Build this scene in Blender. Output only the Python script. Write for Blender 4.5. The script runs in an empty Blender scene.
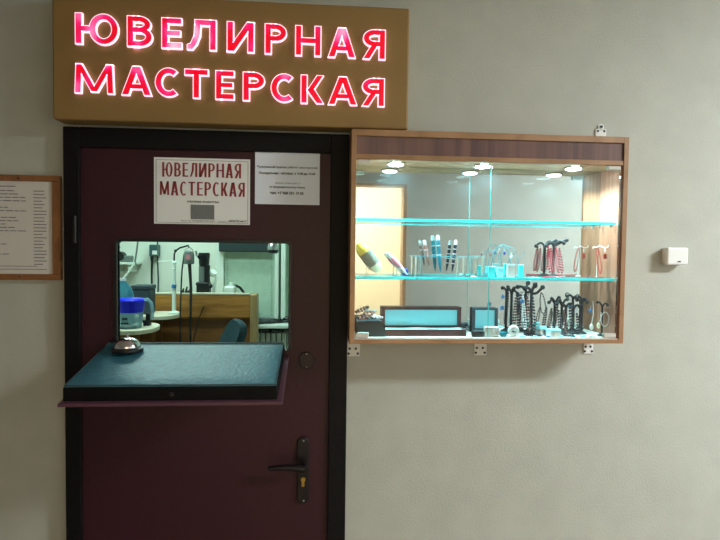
import bpy, bmesh, math, random
from mathutils import Vector, Matrix
random.seed(7)
scene=bpy.context.scene
COL=scene.collection
# ---------------------------------------------------------------- camera
ZC=1.68; D=1.85; FPX=540.0
yaw,pitch,roll=map(math.radians,(4.5,2.1,-0.7))
Fv=Vector((math.sin(yaw)*math.cos(pitch),math.cos(yaw)*math.cos(pitch),-math.sin(pitch)))
R0=Vector((math.cos(yaw),-math.sin(yaw),0)); U0=R0.cross(Fv)
Rv=R0*math.cos(roll)-U0*math.sin(roll); Uv=R0*math.sin(roll)+U0*math.cos(roll)
CAM=Vector((0,0,ZC))
def at(px,py,Y):
    d=Fv+Rv*((px-360)/FPX)+Uv*((270-py)/FPX)
    return CAM+d*(Y/d.y)
def atz(px,py,Z):
    d=Fv+Rv*((px-360)/FPX)+Uv*((270-py)/FPX)
    return CAM+d*((Z-ZC)/d.z)
cd=bpy.data.cameras.new('camera'); cam=bpy.data.objects.new('camera',cd); COL.objects.link(cam)
cd.sensor_width=36; cd.lens=36*FPX/720; cd.clip_start=.02
cam.matrix_world=Matrix(((Rv.x,Uv.x,-Fv.x,CAM.x),(Rv.y,Uv.y,-Fv.y,CAM.y),(Rv.z,Uv.z,-Fv.z,CAM.z),(0,0,0,1)))
scene.camera=cam
# ---------------------------------------------------------------- materials
def lin(c):
    return tuple(((v/255)/12.92 if v/255<=.04045 else (((v/255)+.055)/1.055)**2.4) for v in c)
def mat(name,rgb,rough=.5,metal=0,noise=0,nscale=20,bump=0,bscale=200,emit=None,es=0,trans=0,spec=.5,coat=0):
    m=bpy.data.materials.new(name); m.use_nodes=True; nt=m.node_tree; b=nt.nodes['Principled BSDF']
    c=lin(rgb); b.inputs['Base Color'].default_value=(*c,1)
    b.inputs['Roughness'].default_value=rough; b.inputs['Metallic'].default_value=metal
    b.inputs['Specular IOR Level'].default_value=spec; b.inputs['Coat Weight'].default_value=coat
    if trans: b.inputs['Transmission Weight'].default_value=trans
    if emit: b.inputs['Emission Color'].default_value=(*lin(emit),1); b.inputs['Emission Strength'].default_value=es
    tc=nt.nodes.new('ShaderNodeTexCoord')
    if noise:
        n=nt.nodes.new('ShaderNodeTexNoise'); n.inputs['Scale'].default_value=nscale; n.inputs['Detail'].default_value=6
        nt.links.new(tc.outputs['Object'],n.inputs['Vector'])
        r=nt.nodes.new('ShaderNodeValToRGB')
        r.color_ramp.elements[0].position=.3; r.color_ramp.elements[1].position=.7
        r.color_ramp.elements[0].color=(*[v*(1-noise) for v in c],1); r.color_ramp.elements[1].color=(*[min(1,v*(1+noise)) for v in c],1)
        nt.links.new(n.outputs['Fac'],r.inputs['Fac']); nt.links.new(r.outputs['Color'],b.inputs['Base Color'])
    if bump:
        n2=nt.nodes.new('ShaderNodeTexNoise'); n2.inputs['Scale'].default_value=bscale; n2.inputs['Detail'].default_value=4
        nt.links.new(tc.outputs['Object'],n2.inputs['Vector'])
        bp=nt.nodes.new('ShaderNodeBump'); bp.inputs['Strength'].default_value=bump; bp.inputs['Distance'].default_value=.002
        nt.links.new(n2.outputs['Fac'],bp.inputs['Height']); nt.links.new(bp.outputs['Normal'],b.inputs['Normal'])
    return m
def wood(name,a,b_,scale=(1,1,.05),fs=30,rough=.45,dist=1.5):
    m=mat(name,a,rough); nt=m.node_tree; b=nt.nodes['Principled BSDF']
    tc=nt.nodes.new('ShaderNodeTexCoord'); mp=nt.nodes.new('ShaderNodeMapping'); mp.inputs['Scale'].default_value=scale
    n=nt.nodes.new('ShaderNodeTexNoise'); n.inputs['Scale'].default_value=fs; n.inputs['Detail'].default_value=8; n.inputs['Distortion'].default_value=dist
    r=nt.nodes.new('ShaderNodeValToRGB'); r.color_ramp.elements[0].position=.3; r.color_ramp.elements[1].position=.7
    r.color_ramp.elements[0].color=(*lin(a),1); r.color_ramp.elements[1].color=(*lin(b_),1)
    nt.links.new(tc.outputs['Object'],mp.inputs['Vector']); nt.links.new(mp.outputs['Vector'],n.inputs['Vector'])
    nt.links.new(n.outputs['Fac'],r.inputs['Fac']); nt.links.new(r.outputs['Color'],b.inputs['Base Color'])
    return m
def clear(name,tint,ior=1.45,rough=.02,body=0,body_rgb=(255,255,255)):
    m=bpy.data.materials.new(name); m.use_nodes=True; nt=m.node_tree; nt.nodes.clear()
    o=nt.nodes.new('ShaderNodeOutputMaterial'); t=nt.nodes.new('ShaderNodeBsdfTransparent'); g=nt.nodes.new('ShaderNodeBsdfGlossy')
    f=nt.nodes.new('ShaderNodeFresnel'); mx=nt.nodes.new('ShaderNodeMixShader')
    t.inputs['Color'].default_value=(*tint,1); g.inputs['Roughness'].default_value=rough; f.inputs['IOR'].default_value=ior
    nt.links.new(f.outputs['Fac'],mx.inputs['Fac']); nt.links.new(t.outputs['BSDF'],mx.inputs[1]); nt.links.new(g.outputs['BSDF'],mx.inputs[2])
    last=mx
    if body:
        d=nt.nodes.new('ShaderNodeBsdfDiffuse'); d.inputs['Color'].default_value=(*lin(body_rgb),1)
        tl=nt.nodes.new('ShaderNodeBsdfTranslucent'); tl.inputs['Color'].default_value=(*lin(body_rgb),1)
        m1=nt.nodes.new('ShaderNodeMixShader'); m1.inputs['Fac'].default_value=.5
        nt.links.new(d.outputs['BSDF'],m1.inputs[1]); nt.links.new(tl.outputs['BSDF'],m1.inputs[2])
        m2=nt.nodes.new('ShaderNodeMixShader'); m2.inputs['Fac'].default_value=body
        nt.links.new(mx.outputs['Shader'],m2.inputs[1]); nt.links.new(m1.outputs['Shader'],m2.inputs[2]); last=m2
    nt.links.new(last.outputs['Shader'],o.inputs['Surface'])
    return m
M={}
M['wallpaper']=mat('wallpaper',(176,179,170),.75,noise=.05,nscale=8,bump=.35,bscale=140)
M['dado']=mat('corridor_paint',(190,190,184),.7,noise=.06,nscale=6)
M['ceiling']=mat('ceiling_white',(205,202,195),.8)
M['floor']=mat('floor_linoleum',(120,105,90),.5,noise=.15,nscale=12)
M['room_cream']=mat('cream_room_paint',(246,232,204),.7)
M['shop_wall']=mat('workshop_wall',(226,232,220),.7,noise=.03,nscale=4)
M['black_frame']=mat('black_frame_paint',(11,11,14),.55,noise=.3,nscale=40,bump=.5,bscale=90,spec=.2)
M['burgundy']=mat('burgundy_vinyl',(52,19,31),.45,noise=.12,nscale=60,bump=.35,bscale=260,spec=.35)
M['burgundy_edge']=mat('burgundy_edge',(84,52,66),.4,noise=.1,nscale=80)
M['rubber']=mat('black_rubber',(14,15,18),.4)
M['leather']=mat('lit_teal_leather',(54,112,130),.45,noise=.16,nscale=45,bump=1.0,bscale=110)  # counter top leather, reflected workshop light put into its teal colour
M['leather_shaded']=mat('shaded_leather',(8,10,11),.6,bump=.4,bscale=170,spec=.15)  # same leather as the counter top, with side shade painted in as black
M['seam']=mat('leather_piping',(60,84,90),.4)
M['chrome']=mat('chrome',(225,225,228),.09,1)
M['steel']=mat('brushed_steel',(190,192,195),.3,1)
M['brass']=mat('brass',(176,150,80),.3,1)
M['bronze']=mat('dark_bronze_lock',(22,19,22),.35,.3)
M['black']=mat('black_plastic',(16,17,20),.4)
M['velvet']=mat('black_velvet',(15,19,25),.75)
M['white']=mat('white_plastic',(225,228,226),.35)
M['paper']=mat('white_paper',(228,232,232),.7)
M['paper2']=mat('cool_white_paper',(226,236,250),.7)
M['paper3']=mat('price_list_paper',(205,203,198),.7,noise=.02,nscale=5)
M['ink']=mat('dark_ink',(50,50,54),.7)
M['ink_light']=mat('grey_ink',(112,112,114),.7)
M['ink_red']=mat('dark_red_ink',(140,52,58),.7)
M['grey_patch']=mat('grey_patch',(112,116,116),.7,noise=.2,nscale=400)
M['sign_board']=mat('gold_brown_board',(140,112,64),.55,noise=.03,nscale=6)
M['sign_edge']=mat('sign_edge',(70,52,24),.5)
M['frame_wood']=wood('price_frame_wood',(120,78,42),(146,98,56),(1,1,.3))
M['cab_wood']=wood('cabinet_edge_wood',(140,104,70),(166,128,92),(.15,1,.15),40)
M['cab_panel']=wood('cabinet_fascia_wood',(86,66,68),(122,92,86),(1,1,.03),22,.3)
M['cab_inner']=wood('cabinet_inner_wood',(122,72,52),(176,116,88),(1,.9,.03),38,.45,.6)
M['cab_bottom']=mat('pale_inner_board',(225,215,205),.5)
M['mirror']=mat('mirror_silver',(205,214,210),.015,1)
M['glass']=clear('clear_glass',(.98,.99,.99),ior=1.28,body=.004,body_rgb=(200,235,245))
M['shelf_glass']=clear('shelf_glass',(.95,.99,.99))
M['glass_edge']=clear('cyan_polished_edge',(.5,1,1),body=.9,body_rgb=(110,240,240))
M['acrylic']=clear('clear_acrylic',(.93,.98,.99),body=.10,body_rgb=(120,235,245))
M['hook_white']=mat('pearl_white_plastic',(235,235,232),.3)
M['lid_blue']=mat('blue_plastic',(18,26,235),.3)
M['jug']=clear('jug_plastic',(.8,.93,.98),body=.45,body_rgb=(190,225,235))
M['bottle_blue']=clear('water_bottle_plastic',(.45,.78,.88),body=.45,body_rgb=(90,160,180))
M['cream_edge']=mat('cream_laminate',(214,208,184),.45)
M['desk_wood']=wood('orange_desk_veneer',(150,98,42),(186,130,62),(.12,1,1),25)
M['desk_wood2']=wood('brown_desk_veneer',(116,74,36),(140,94,50),(.12,1,1),25)
M['desk_end']=wood('pale_desk_end',(150,122,80),(180,150,104),(1,1,.1),25)
M['chair_teal']=mat('dark_teal_upholstery',(28,58,66),.8,noise=.15,nscale=60)
M['box_teal']=mat('teal_grey_metal',(50,86,86),.5)
M['motor_grey']=mat('motor_grey',(120,130,128),.35,.5)
M['pink_label']=mat('pink_label',(190,120,130),.6)
M['blind']=mat('pale_green_blind',(176,204,186),.8,noise=.07,nscale=14)
M['upvc']=mat('white_window_frame',(224,236,226),.4)
M['dark_cass']=mat('dark_blind_cassette',(30,48,50),.5)
M['bluegrey']=mat('blue_grey_box',(38,56,66),.6)
M['coral']=mat('coral_red_bead',(178,52,44),.3)
M['garnet']=mat('garnet_bead',(140,12,30),.25)
M['hematite']=mat('black_bead',(40,44,54),.18,.3)
M['brown_bead']=mat('brown_bead',(92,58,52),.25)
M['pearl']=mat('pearl_bead',(226,222,214),.25)
M['silver']=mat('silver_metal',(222,226,228),.25,.35)
M['blue_stone']=mat('blue_stone',(60,130,190),.25)
M['navy']=mat('navy_plastic',(26,44,120),.4)
M['teal_pen']=mat('teal_lacquer',(16,110,124),.2)
M['pink']=mat('pink_lacquer',(222,130,150),.3)
M['mahogany']=mat('mahogany_case',(74,36,38),.3,noise=.2,nscale=30)
M['case_dark']=mat('dark_grey_case',(50,62,72),.5)
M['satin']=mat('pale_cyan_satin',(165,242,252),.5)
M['porcelain_cream']=mat('cream_porcelain',(226,220,180),.3)
M['porcelain_yellow']=mat('yellow_glaze',(214,196,84),.3)
M['porcelain_grey']=mat('grey_patterned_glaze',(112,114,104),.4,noise=.35,nscale=180)
M['bust']=mat('dark_teal_cushion',(34,52,60),.8,noise=.15,nscale=80)
M['rosy']=mat('rose_beads',(170,120,112),.25,.4)
M['cork']=mat('pale_tag',(200,198,190),.6)
M['wood_dark_cabinet']=wood('room_door_brown',(170,130,92),(196,156,116),(1,1,.1))
# letters: lit red acrylic with hot spots where the lamps sit inside
def letter_mat():
    m=bpy.data.materials.new('lit_red_acrylic'); m.use_nodes=True; nt=m.node_tree; b=nt.nodes['Principled BSDF']
    b.inputs['Base Color'].default_value=(.6,.005,.02,1); b.inputs['Roughness'].default_value=.3
    tc=nt.nodes.new('ShaderNodeTexCoord'); n=nt.nodes.new('ShaderNodeTexNoise'); n.inputs['Scale'].default_value=11; n.inputs['Detail'].default_value=1
    r=nt.nodes.new('ShaderNodeValToRGB'); e=r.color_ramp.elements
    e[0].position=.47; e[0].color=(.62,.002,.018,1); e[1].position=.82; e[1].color=(1.0,.75,.9,1)
    x=e.new(.585); x.color=(.78,.012,.16,1)
    y=e.new(.67); y.color=(.9,.16,.42,1)
    nt.links.new(tc.outputs['Object'],n.inputs['Vector']); nt.links.new(n.outputs['Fac'],r.inputs['Fac'])
    nt.links.new(r.outputs['Color'],b.inputs['Emission Color']); b.inputs['Emission Strength'].default_value=.95
    return m
M['letter']=letter_mat()
M['rim']=mat('lit_white_rim',(255,235,245),.4,emit=(255,205,228),es=1.15)
M['led']=mat('led_lens',(255,255,255),.4,emit=(190,245,255),es=55)
M['tube']=mat('ceiling_lamp_diffuser',(250,250,245),.5,emit=(255,246,230),es=6)
# ---------------------------------------------------------------- mesh tools
ORG={}
def props(o,label=None,cat=None,group=None,kind=None):
    if label: o['label']=label
    if cat: o['category']=cat
    if group: o['group']=group
    if kind: o['kind']=kind
    return o
def thing(name,loc,label=None,cat=None,group=None,kind=None):
    o=bpy.data.objects.new(name,None); COL.objects.link(o); o.location=loc; o.empty_display_size=.05
    ORG[o.name]=Vector(loc); return props(o,label,cat,group,kind)
class MB:
    def __init__(s): s.b=bmesh.new()
    def box(s,x0,x1,y0,y1,z0,z1):
        x0,x1=sorted((x0,x1)); y0,y1=sorted((y0,y1)); z0,z1=sorted((z0,z1))
        m=Matrix.Translation(((x0+x1)/2,(y0+y1)/2,(z0+z1)/2))@Matrix.Diagonal((x1-x0,y1-y0,z1-z0,1))
        bmesh.ops.create_cube(s.b,size=1,matrix=m); return s
    def obox(s,c,size,rot):
        m=Matrix.Translation(c)@rot.to_4x4()@Matrix.Diagonal((*size,1)); bmesh.ops.create_cube(s.b,size=1,matrix=m); return s
    def cyl(s,p0,p1,r0,r1=None,n=20):
        p0=Vector(p0);p1=Vector(p1); r1=r0 if r1 is None else r1; d=p1-p0
        q=Vector((0,0,1)).rotation_difference(d.normalized()).to_matrix().to_4x4()
        bmesh.ops.create_cone(s.b,cap_ends=True,segments=n,radius1=r0,radius2=r1,depth=d.length,matrix=Matrix.Translation((p0+p1)/2)@q); return s
    def sph(s,c,r,sc=(1,1,1),sub=2,rot=None):
        m=Matrix.Translation(c)@(rot.to_4x4() if rot else Matrix.Identity(4))@Matrix.Diagonal((*sc,1))
        bmesh.ops.create_icosphere(s.b,subdivisions=sub,radius=r,matrix=m); return s
    def lathe(s,c,prof,n=28,axis=(0,0,1)):
        q=Vector((0,0,1)).rotation_difference(Vector(axis).normalized()).to_matrix()
        c=Vector(c); rings=[]
        for r,z in prof:
            r=max(r,1e-5)
            rings.append([s.b.verts.new(c+q@Vector((r*math.cos(2*math.pi*i/n),r*math.sin(2*math.pi*i/n),z))) for i in range(n)])
        for a,b in zip(rings,rings[1:]):
            for i in range(n):
                s.b.faces.new((a[i],a[(i+1)%n],b[(i+1)%n],b[i]))
        s.b.faces.new(list(reversed(rings[0]))); s.b.faces.new(rings[-1]); return s
    def tube(s,pts,r,n=8,closed=False,taper=None):
        pts=[Vector(p) for p in pts]; N=len(pts); rings=[]; up=None
        for i,p in enumerate(pts):
            if closed: t=(pts[(i+1)%N]-pts[i-1])
            else: t=pts[min(i+1,N-1)]-pts[max(i-1,0)]
            t.normalize()
            if up is None: up=t.orthogonal().normalized()
            up=(up-t*up.dot(t)).normalized(); sd=t.cross(up)
            rr=r*(taper[i] if taper else 1)
            rings.append([s.b.verts.new(p+(up*math.cos(2*math.pi*k/n)+sd*math.sin(2*math.pi*k/n))*rr) for k in range(n)])
        rng=range(N) if closed else range(N-1)
        for i in rng:
            a=rings[i]; b=rings[(i+1)%N]
            for k in range(n): s.b.faces.new((a[k],a[(k+1)%n],b[(k+1)%n],b[k]))
        if not closed: s.b.faces.new(list(reversed(rings[0]))); s.b.faces.new(rings[-1])
        return s
    def prism(s,poly,y0,y1):   # polygon in XZ, extruded in Y
        a=[s.b.verts.new((x,y0,z)) for x,z in poly]; b=[s.b.verts.new((x,y1,z)) for x,z in poly]
        s.b.faces.new(a); s.b.faces.new(list(reversed(b)))
        for i in range(len(poly)):
            j=(i+1)%len(poly); s.b.faces.new((a[j],a[i],b[i],b[j]))
        return s
    def hexa(s,v):             # 8 corners: bottom 4 then top 4
        q=[s.b.verts.new(p) for p in v]
        for f in ((0,3,2,1),(4,5,6,7),(0,1,5,4),(1,2,6,5),(2,3,7,6),(3,0,4,7)): s.b.faces.new([q[i] for i in f])
        return s
    def build(s,name,m,parent=None,bevel=0,smooth=False,origin=None,seg=2):
        bmesh.ops.recalc_face_normals(s.b,faces=s.b.faces)
        if origin is None:
            if parent is not None: org=ORG[parent.name]
            else:
                xs=[v.co for v in s.b.verts]
                org=Vector(((min(v.x for v in xs)+max(v.x for v in xs))/2,(min(v.y for v in xs)+max(v.y for v in xs))/2,min(v.z for v in xs)))
        else: org=Vector(origin)
        for v in s.b.verts: v.co-=org
        me=bpy.data.meshes.new(name); s.b.to_mesh(me); s.b.free()
        o=bpy.data.objects.new(name,me); COL.objects.link(o); me.materials.append(m)
        if smooth:
            for p in me.polygons: p.use_smooth=True
            try: me.set_sharp_from_angle(angle=math.radians(40))
            except Exception: pass
        if parent is not None: o.parent=parent; ORG[o.name]=org
        else: o.location=org; ORG[o.name]=org
        if bevel:
            bv=o.modifiers.new('bevel','BEVEL'); bv.width=bevel; bv.segments=seg; bv.limit_method='ANGLE'
        return o
def struct(o): o['kind']='structure'; return o
def dup(root,loc,label=None,rotz=0):
    r=root.copy(); COL.objects.link(r); r.location=loc; r.rotation_euler=(0,0,rotz); ORG[r.name]=Vector(loc)
    if label: r['label']=label
    for ch in list(root.children):
        c=ch.copy(); COL.objects.link(c); c.parent=r
        for g in list(ch.children):
            d=g.copy(); COL.objects.link(d); d.parent=c
    return r
def beads(path,r,mb,step=None):
    """spheres along a polyline"""
    path=[Vector(p) for p in path]; step=step or r*2.02; acc=0; mb.sph(path[0],r,sub=1)
    for a,b in zip(path,path[1:]):
        L=(b-a).length; t=step-acc
        while t<=L:
            mb.sph(a.lerp(b,t/L),r,sub=1); t+=step
        acc=L-(t-step)
    return mb
def textmesh(s,offset=0):
    cu=bpy.data.curves.new('t','FONT'); cu.body=s; cu.offset=offset; cu.size=1; cu.resolution_u=6; cu.fill_mode='FRONT'
    o=bpy.data.objects.new('t',cu); COL.objects.link(o); bpy.context.view_layer.update()
    dg=bpy.context.evaluated_depsgraph_get(); me=bpy.data.meshes.new_from_object(o.evaluated_get(dg))
    bpy.data.objects.remove(o); vs=[(v.co.x,v.co.y) for v in me.vertices]; fs=[tuple(p.vertices) for p in me.polygons]
    bpy.data.meshes.remove(me); return vs,fs
def bbox(vs): return min(v[0] for v in vs),max(v[0] for v in vs),min(v[1] for v in vs),max(v[1] for v in vs)
def put_text(mb,s,x0,x1,z0,z1,yf,yb,offset=0.0,base=0.0,shear=0):
    """flat text standing in the XZ plane, fitted into the given extents, extruded yf..yb; offset grows it about the fitted outline"""
    bx=bbox(textmesh(s,base)[0]); vs,fs=textmesh(s,base+offset)
    sx=(x1-x0)/(bx[1]-bx[0]); sz=(z1-z0)/(bx[3]-bx[2])
    P=[(x0+(x-bx[0])*sx, z0+(y-bx[2])*sz+shear*(x-bx[0])*sx) for x,y in vs]
    tb=bmesh.new(); V=[tb.verts.new((x,yf,z)) for x,z in P]
    for f in fs:
        try: tb.faces.new([V[i] for i in f])
        except ValueError: pass
    bmesh.ops.remove_doubles(tb,verts=tb.verts,dist=1e-6)
    if yf!=yb:
        r=bmesh.ops.extrude_face_region(tb,geom=list(tb.faces))
        bmesh.ops.translate(tb,verts=[g for g in r['geom'] if isinstance(g,bmesh.types.BMVert)],vec=(0,yb-yf,0))
    me=bpy.data.meshes.new('tmp'); tb.to_mesh(me); tb.free(); mb.b.from_mesh(me); bpy.data.meshes.remove(me)
    return mb
def glyph(mb,ch,x0,x1,z0,z1,yf,yb,t,u,e=0):
    w=x1-x0; h=z1-z0
    def poly(pts):
        n=len(pts); ar=sum(pts[i][0]*pts[(i+1)%n][1]-pts[(i+1)%n][0]*pts[i][1] for i in range(n))
        if ar<0: pts=pts[::-1]
        if e:
            out=[]
            for i in range(n):
                a,b,c=Vector(pts[i-1]),Vector(pts[i]),Vector(pts[(i+1)%n])
                d1=(b-a).normalized(); d2=(c-b).normalized(); n1=Vector((d1.y,-d1.x)); n2=Vector((d2.y,-d2.x))
                m=(n1+n2); m=m/max(.35,m.length_squared)*2 if m.length>1e-6 else n1
                m=m*min(1,1.6/m.length); out.append((b.x+m.x*e,b.y+m.y*e))
            pts=out
        mb.prism([(x0+p[0],z0+p[1]) for p in pts],yf,yb)
    rect=lambda a,b,c,d: poly([(a,c),(b,c),(b,d),(a,d)])
    para=lambda xa,xb,za,zb,tx: poly([(xa,za),(xa+tx,za),(xb+tx,zb),(xb,zb)])
    def band(cx,cz,rx,rz,a0,a1,tt=None,uu=None,n=30):
        tt=tt or t; uu=uu or u; L=[]
        full=abs(a1-a0)>=360
        da=0 if full else math.degrees(e/max(rx,rz))
        N=n
        for k in range(N+1):
            a=math.radians(a0-da+(a1-a0+2*da)*k/N); c_,s_=math.cos(a),math.sin(a)
            o=(x0+cx+(rx+e)*c_,z0+cz+(rz+e)*s_); i=(x0+cx+(rx-tt-e)*c_,z0+cz+(rz-uu-e)*s_)
            L.append([mb.b.verts.new((o[0],yf,o[1])),mb.b.verts.new((i[0],yf,i[1])),mb.b.verts.new((i[0],yb,i[1])),mb.b.verts.new((o[0],yb,o[1]))])
        for a,b in zip(L,L[1:]):
            for q in range(4): mb.b.faces.new((a[q],a[(q+1)%4],b[(q+1)%4],b[q]))
        if not full: mb.b.faces.new(L[0]); mb.b.faces.new(L[-1][::-1])
    if ch=='Ю':
        rx=.335*w; rect(0,t,0,h); rect(t,w-2*rx+t*.5,h/2-u/2,h/2+u/2); band(w-rx,h/2,rx,h/2,0,360)
    elif ch in 'ВР':
        rb=.285*h if ch=='Р' else .265*h; rt_=h-rb; bx=w*.94 if ch=='В' else w
        rect(0,t,0,h); c=bx*.48; rect(t,c,h-u,h); band(c,rt_,bx-c,rb,-90,90); rect(t,c,h-2*rb,h-2*rb+u)
        if ch=='В': r2=(h-2*rb+u)/2; rect(t,c,0,u); band(w*.48,r2,w-w*.48,r2,-90,90); rect(t,w*.48,0,u)
    elif ch=='Е': rect(0,t,0,h); rect(t,w,0,u); rect(t,w*.93,h*.5-u*.45,h*.5+u*.45); rect(t,w,h-u,h)
    elif ch=='Л':
        rect(w-t,w,0,h); rect(w*.27,w-t,h-u,h); para(w*.24,w*.27,h*.45,h-u,t*.95); poly([(w*.08,h*.12),(w*.30,h*.16),(w*.24+t*.95,h*.45),(w*.24,h*.45)]); poly([(0,0),(w*.16,0),(w*.31,h*.17),(w*.14,h*.19),(0,u*.85)])
    elif ch=='И': rect(0,t,0,h); rect(w-t,w,0,h); para(0,w-t*1.2,0,h,t*1.2)
    elif ch=='Н': rect(0,t,0,h); rect(w-t,w,0,h); rect(t,w-t,h/2-u/2,h/2+u/2)
    elif ch=='А': c=w/2; tx=t*1.1; para(0,c-tx*.62,0,h,tx); poly([(w-tx,0),(w,0),(c+tx*.62,h),(c-tx*.38,h)]); rect(w*.25,w*.75,h*.22,h*.22+u*.9)
    elif ch=='Я':
        rb=.285*h; rect(w-t,w,0,h); c=w*.52; rect(c,w-t,h-u,h); band(c,h-rb,c,rb,90,270); rect(c*.95,w-t,h-2*rb,h-2*rb+u); para(0,w*.38,0,h*.47,t*1.12)
    elif ch=='М':
        s_=w*.03; para(0,s_,0,h,t*.92); poly([(w-t*.92,0),(w,0),(w-s_,h),(w-s_-t*.92,h)]); para(w/2-t*.5,s_+t*.0,h*.05,h,t*.95); poly([(w/2-t*.45,h*.05),(w/2+t*.5,h*.05),(w-s_,h),(w-s_-t*.95,h)])
    elif ch=='С': band(w*.56,h/2,w*.56,h/2,52,308,t,u)
    elif ch=='Т': rect(w/2-t/2,w/2+t/2,0,h); rect(0,w,h-u,h)
    elif ch=='К': rect(0,t,0,h); para(w*.27,w-t*1.12,h*.44,h,t*1.05); poly([(w-t*1.15,0),(w,0),(w*.27+t*1.1,h*.56),(w*.25,h*.5)])
    return mb
X=lambda px,Y=1.83,py=270: at(px,py,Y).x
Z=lambda py,Y=1.83,px=360: at(px,py,Y).z

# ================================================================ ROOM SHELL
FX0=at(62.5,128,1.82).x; FX1=at(341.5,540,1.82).x+.012; FZ1=at(200,130,1.82).z
CZ=2.95; WL,WR=-3.2,4.2; YB=-1.2
w=MB(); hx0,hx1,hz=FX0+.03,FX1-.03,FZ1-.03
w.box(WL,hx0,D,D+.16,0,CZ).box(hx1,WR,D,D+.16,0,CZ).box(hx0,hx1,D,D+.16,hz,CZ)
struct(w.build('wall_front',M['wallpaper'],origin=(0,D,0)))
struct(MB().box(WL-.1,WR+.1,-3.6,5.7,-.1,0).build('floor',M['floor'],origin=(0,0,0)))
struct(MB().box(WL-.1,WR+.1,-3.6,5.7,CZ,CZ+.1).build('ceiling',M['ceiling'],origin=(0,0,CZ)))
struct(MB().box(WL-.1,WL,-3.6,5.7,0,CZ).build('wall_left',M['dado'],origin=(WL,0,0)))
struct(MB().box(WR,WR+.1,-3.6,5.7,0,CZ).build('wall_right',M['dado'],origin=(WR,0,0)))
# opposite corridor wall with the lit doorway the mirror shows
ox1=.80; ox0=-.55; oz=2.28
w=MB(); w.box(WL,ox0,YB-.12,YB,0,CZ).box(ox1,WR,YB-.12,YB,0,CZ).box(ox0,ox1,YB-.12,YB,oz,CZ)
struct(w.build('wall_opposite',M['dado'],origin=(0,YB,0)))
df=MB(); df.box(ox0,ox0+.03,YB-.13,YB+.02,0,oz).box(ox1-.03,ox1,YB-.13,YB+.02,0,oz).box(ox0+.03,ox1-.03,YB-.13,YB+.02,oz-.02,oz)
struct(df.build('door_2',M['wood_dark_cabinet'],origin=(.1,YB,0)))
w=MB(); w.box(-1.5,2.0,-3.3,-3.2,0,CZ).box(-1.6,-1.5,-3.3,YB-.12,0,CZ).box(2.0,2.1,-3.3,YB-.12,0,CZ)
struct(w.build('wall_opposite_room',M['room_cream'],origin=(0,-3.2,0)))
# workshop shell
SX0,SX1,SY=-2.75,.75,5.3
w=MB(); w.box(SX0,SX1,SY,SY+.1,0,CZ).box(SX0-.08,SX0,D+.16,SY+.1,0,CZ).box(SX1,SX1+.08,D+.16,SY+.1,0,CZ)
struct(w.build('wall_workshop',M['shop_wall'],origin=(0,SY,0)))

# ================================================================ DOOR
door=thing('door_1',((FX0+FX1)/2,D,0),kind='structure')
FB=.065
LX0=at(80,300,1.82).x; LX1=at(328.5,400,1.82).x; LZ=at(200,150,1.82).z
f=MB(); f.box(FX0,LX0,1.82,D+.02,0,FZ1).box(LX1,FX1,1.82,D+.02,0,FZ1).box(LX0,LX1,1.82,D+.02,LZ,FZ1)
f.build('door_frame',M['black_frame'],door,bevel=.003)
# leaf with the serving opening
H0,H1=at(118,300,1.832).x,at(288.5,300,1.832).x
HZ1=at(200,242.5,1.832).z; HZ0=at(200,350,1.832).z
f=MB(); y0,y1=1.832,1.848
f.box(LX0,H0,y0,y1,.01,LZ).box(H1,LX1,y0,y1,.01,LZ).box(H0,H1,y0,y1,HZ1,LZ).box(H0,H1,y0,y1,.01,HZ0)
f.build('door_leaf',M['burgundy'],door)
f=MB(); t=.018; yy=1.824
def ring(mb,x0,x1,z0,z1,r,rt,yf,yb,n=6):
    def rr(x0,x1,z0,z1,r):
        out=[]
        for cx,cz,a in ((x1-r,z1-r,0),(x0+r,z1-r,90),(x0+r,z0+r,180),(x1-r,z0+r,270)):
            for i in range(n+1):
                q=math.radians(a+90*i/n); out.append((cx+r*math.cos(q),cz+r*math.sin(q)))
        return out
    A=rr(x0-rt,x1+rt,z0-rt,z1+rt,r+rt); B=rr(x0,x1,z0,z1,r); N=len(A); L=[]
    for y in (yf,yb):
        L.append([mb.b.verts.new((x,y,z)) for x,z in A]); L.append([mb.b.verts.new((x,y,z)) for x,z in B])
    for i in range(N):
        j=(i+1)%N
        for a,b in ((0,1),(1,3),(3,2),(2,0)): mb.b.faces.new((L[a][i],L[a][j],L[b][j],L[b][i]))
ring(f,H0,H1,HZ0,HZ1,.010,.011,yy,1.852)
f.build('opening_trim',M['rubber'],door,bevel=.002)
# hinge knuckle on the left frame
h0=at(75.5,216,1.82); h1=at(75.5,243,1.82)
MB().cyl((h0.x,1.815,h1.z),(h0.x,1.815,h0.z),.006).build('hinge',M['bronze'],door,smooth=True)
# lever handle set
hp=at(303,470,1.83)
hs=MB(); c0=at(304,442.5,1.83).z; c1=at(303,497,1.83).z; hw=.0205
poly=[]
for i in range(13): a=math.pi*i/12; poly.append((hp.x+hw*math.cos(a),c0+hw*math.sin(a)))
for i in range(13): a=math.pi+math.pi*i/12; poly.append((hp.x+hw*math.cos(a),c1+hw*math.sin(a)))
hs.prism(poly,1.822,1.833); plate=hs.build('handle_plate',M['bronze'],door,bevel=.003,smooth=True)
lz=at(300,469,1.80)
lv=MB(); lv.cyl((hp.x,1.825,lz.z),(hp.x,1.785,lz.z),.011)
pts=[];tp=[]
for i in range(15):
    u=i/14; px=305-37*u; py=469-2.0*math.sin(u*math.pi*.75)+1.5*u*u
    p=at(px,py,1.783); pts.append(p); tp.append(1.15-.5*u)
lv.tube(pts,.0115,12,taper=tp); lv.build('lever',M['bronze'],plate,smooth=True)
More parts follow.
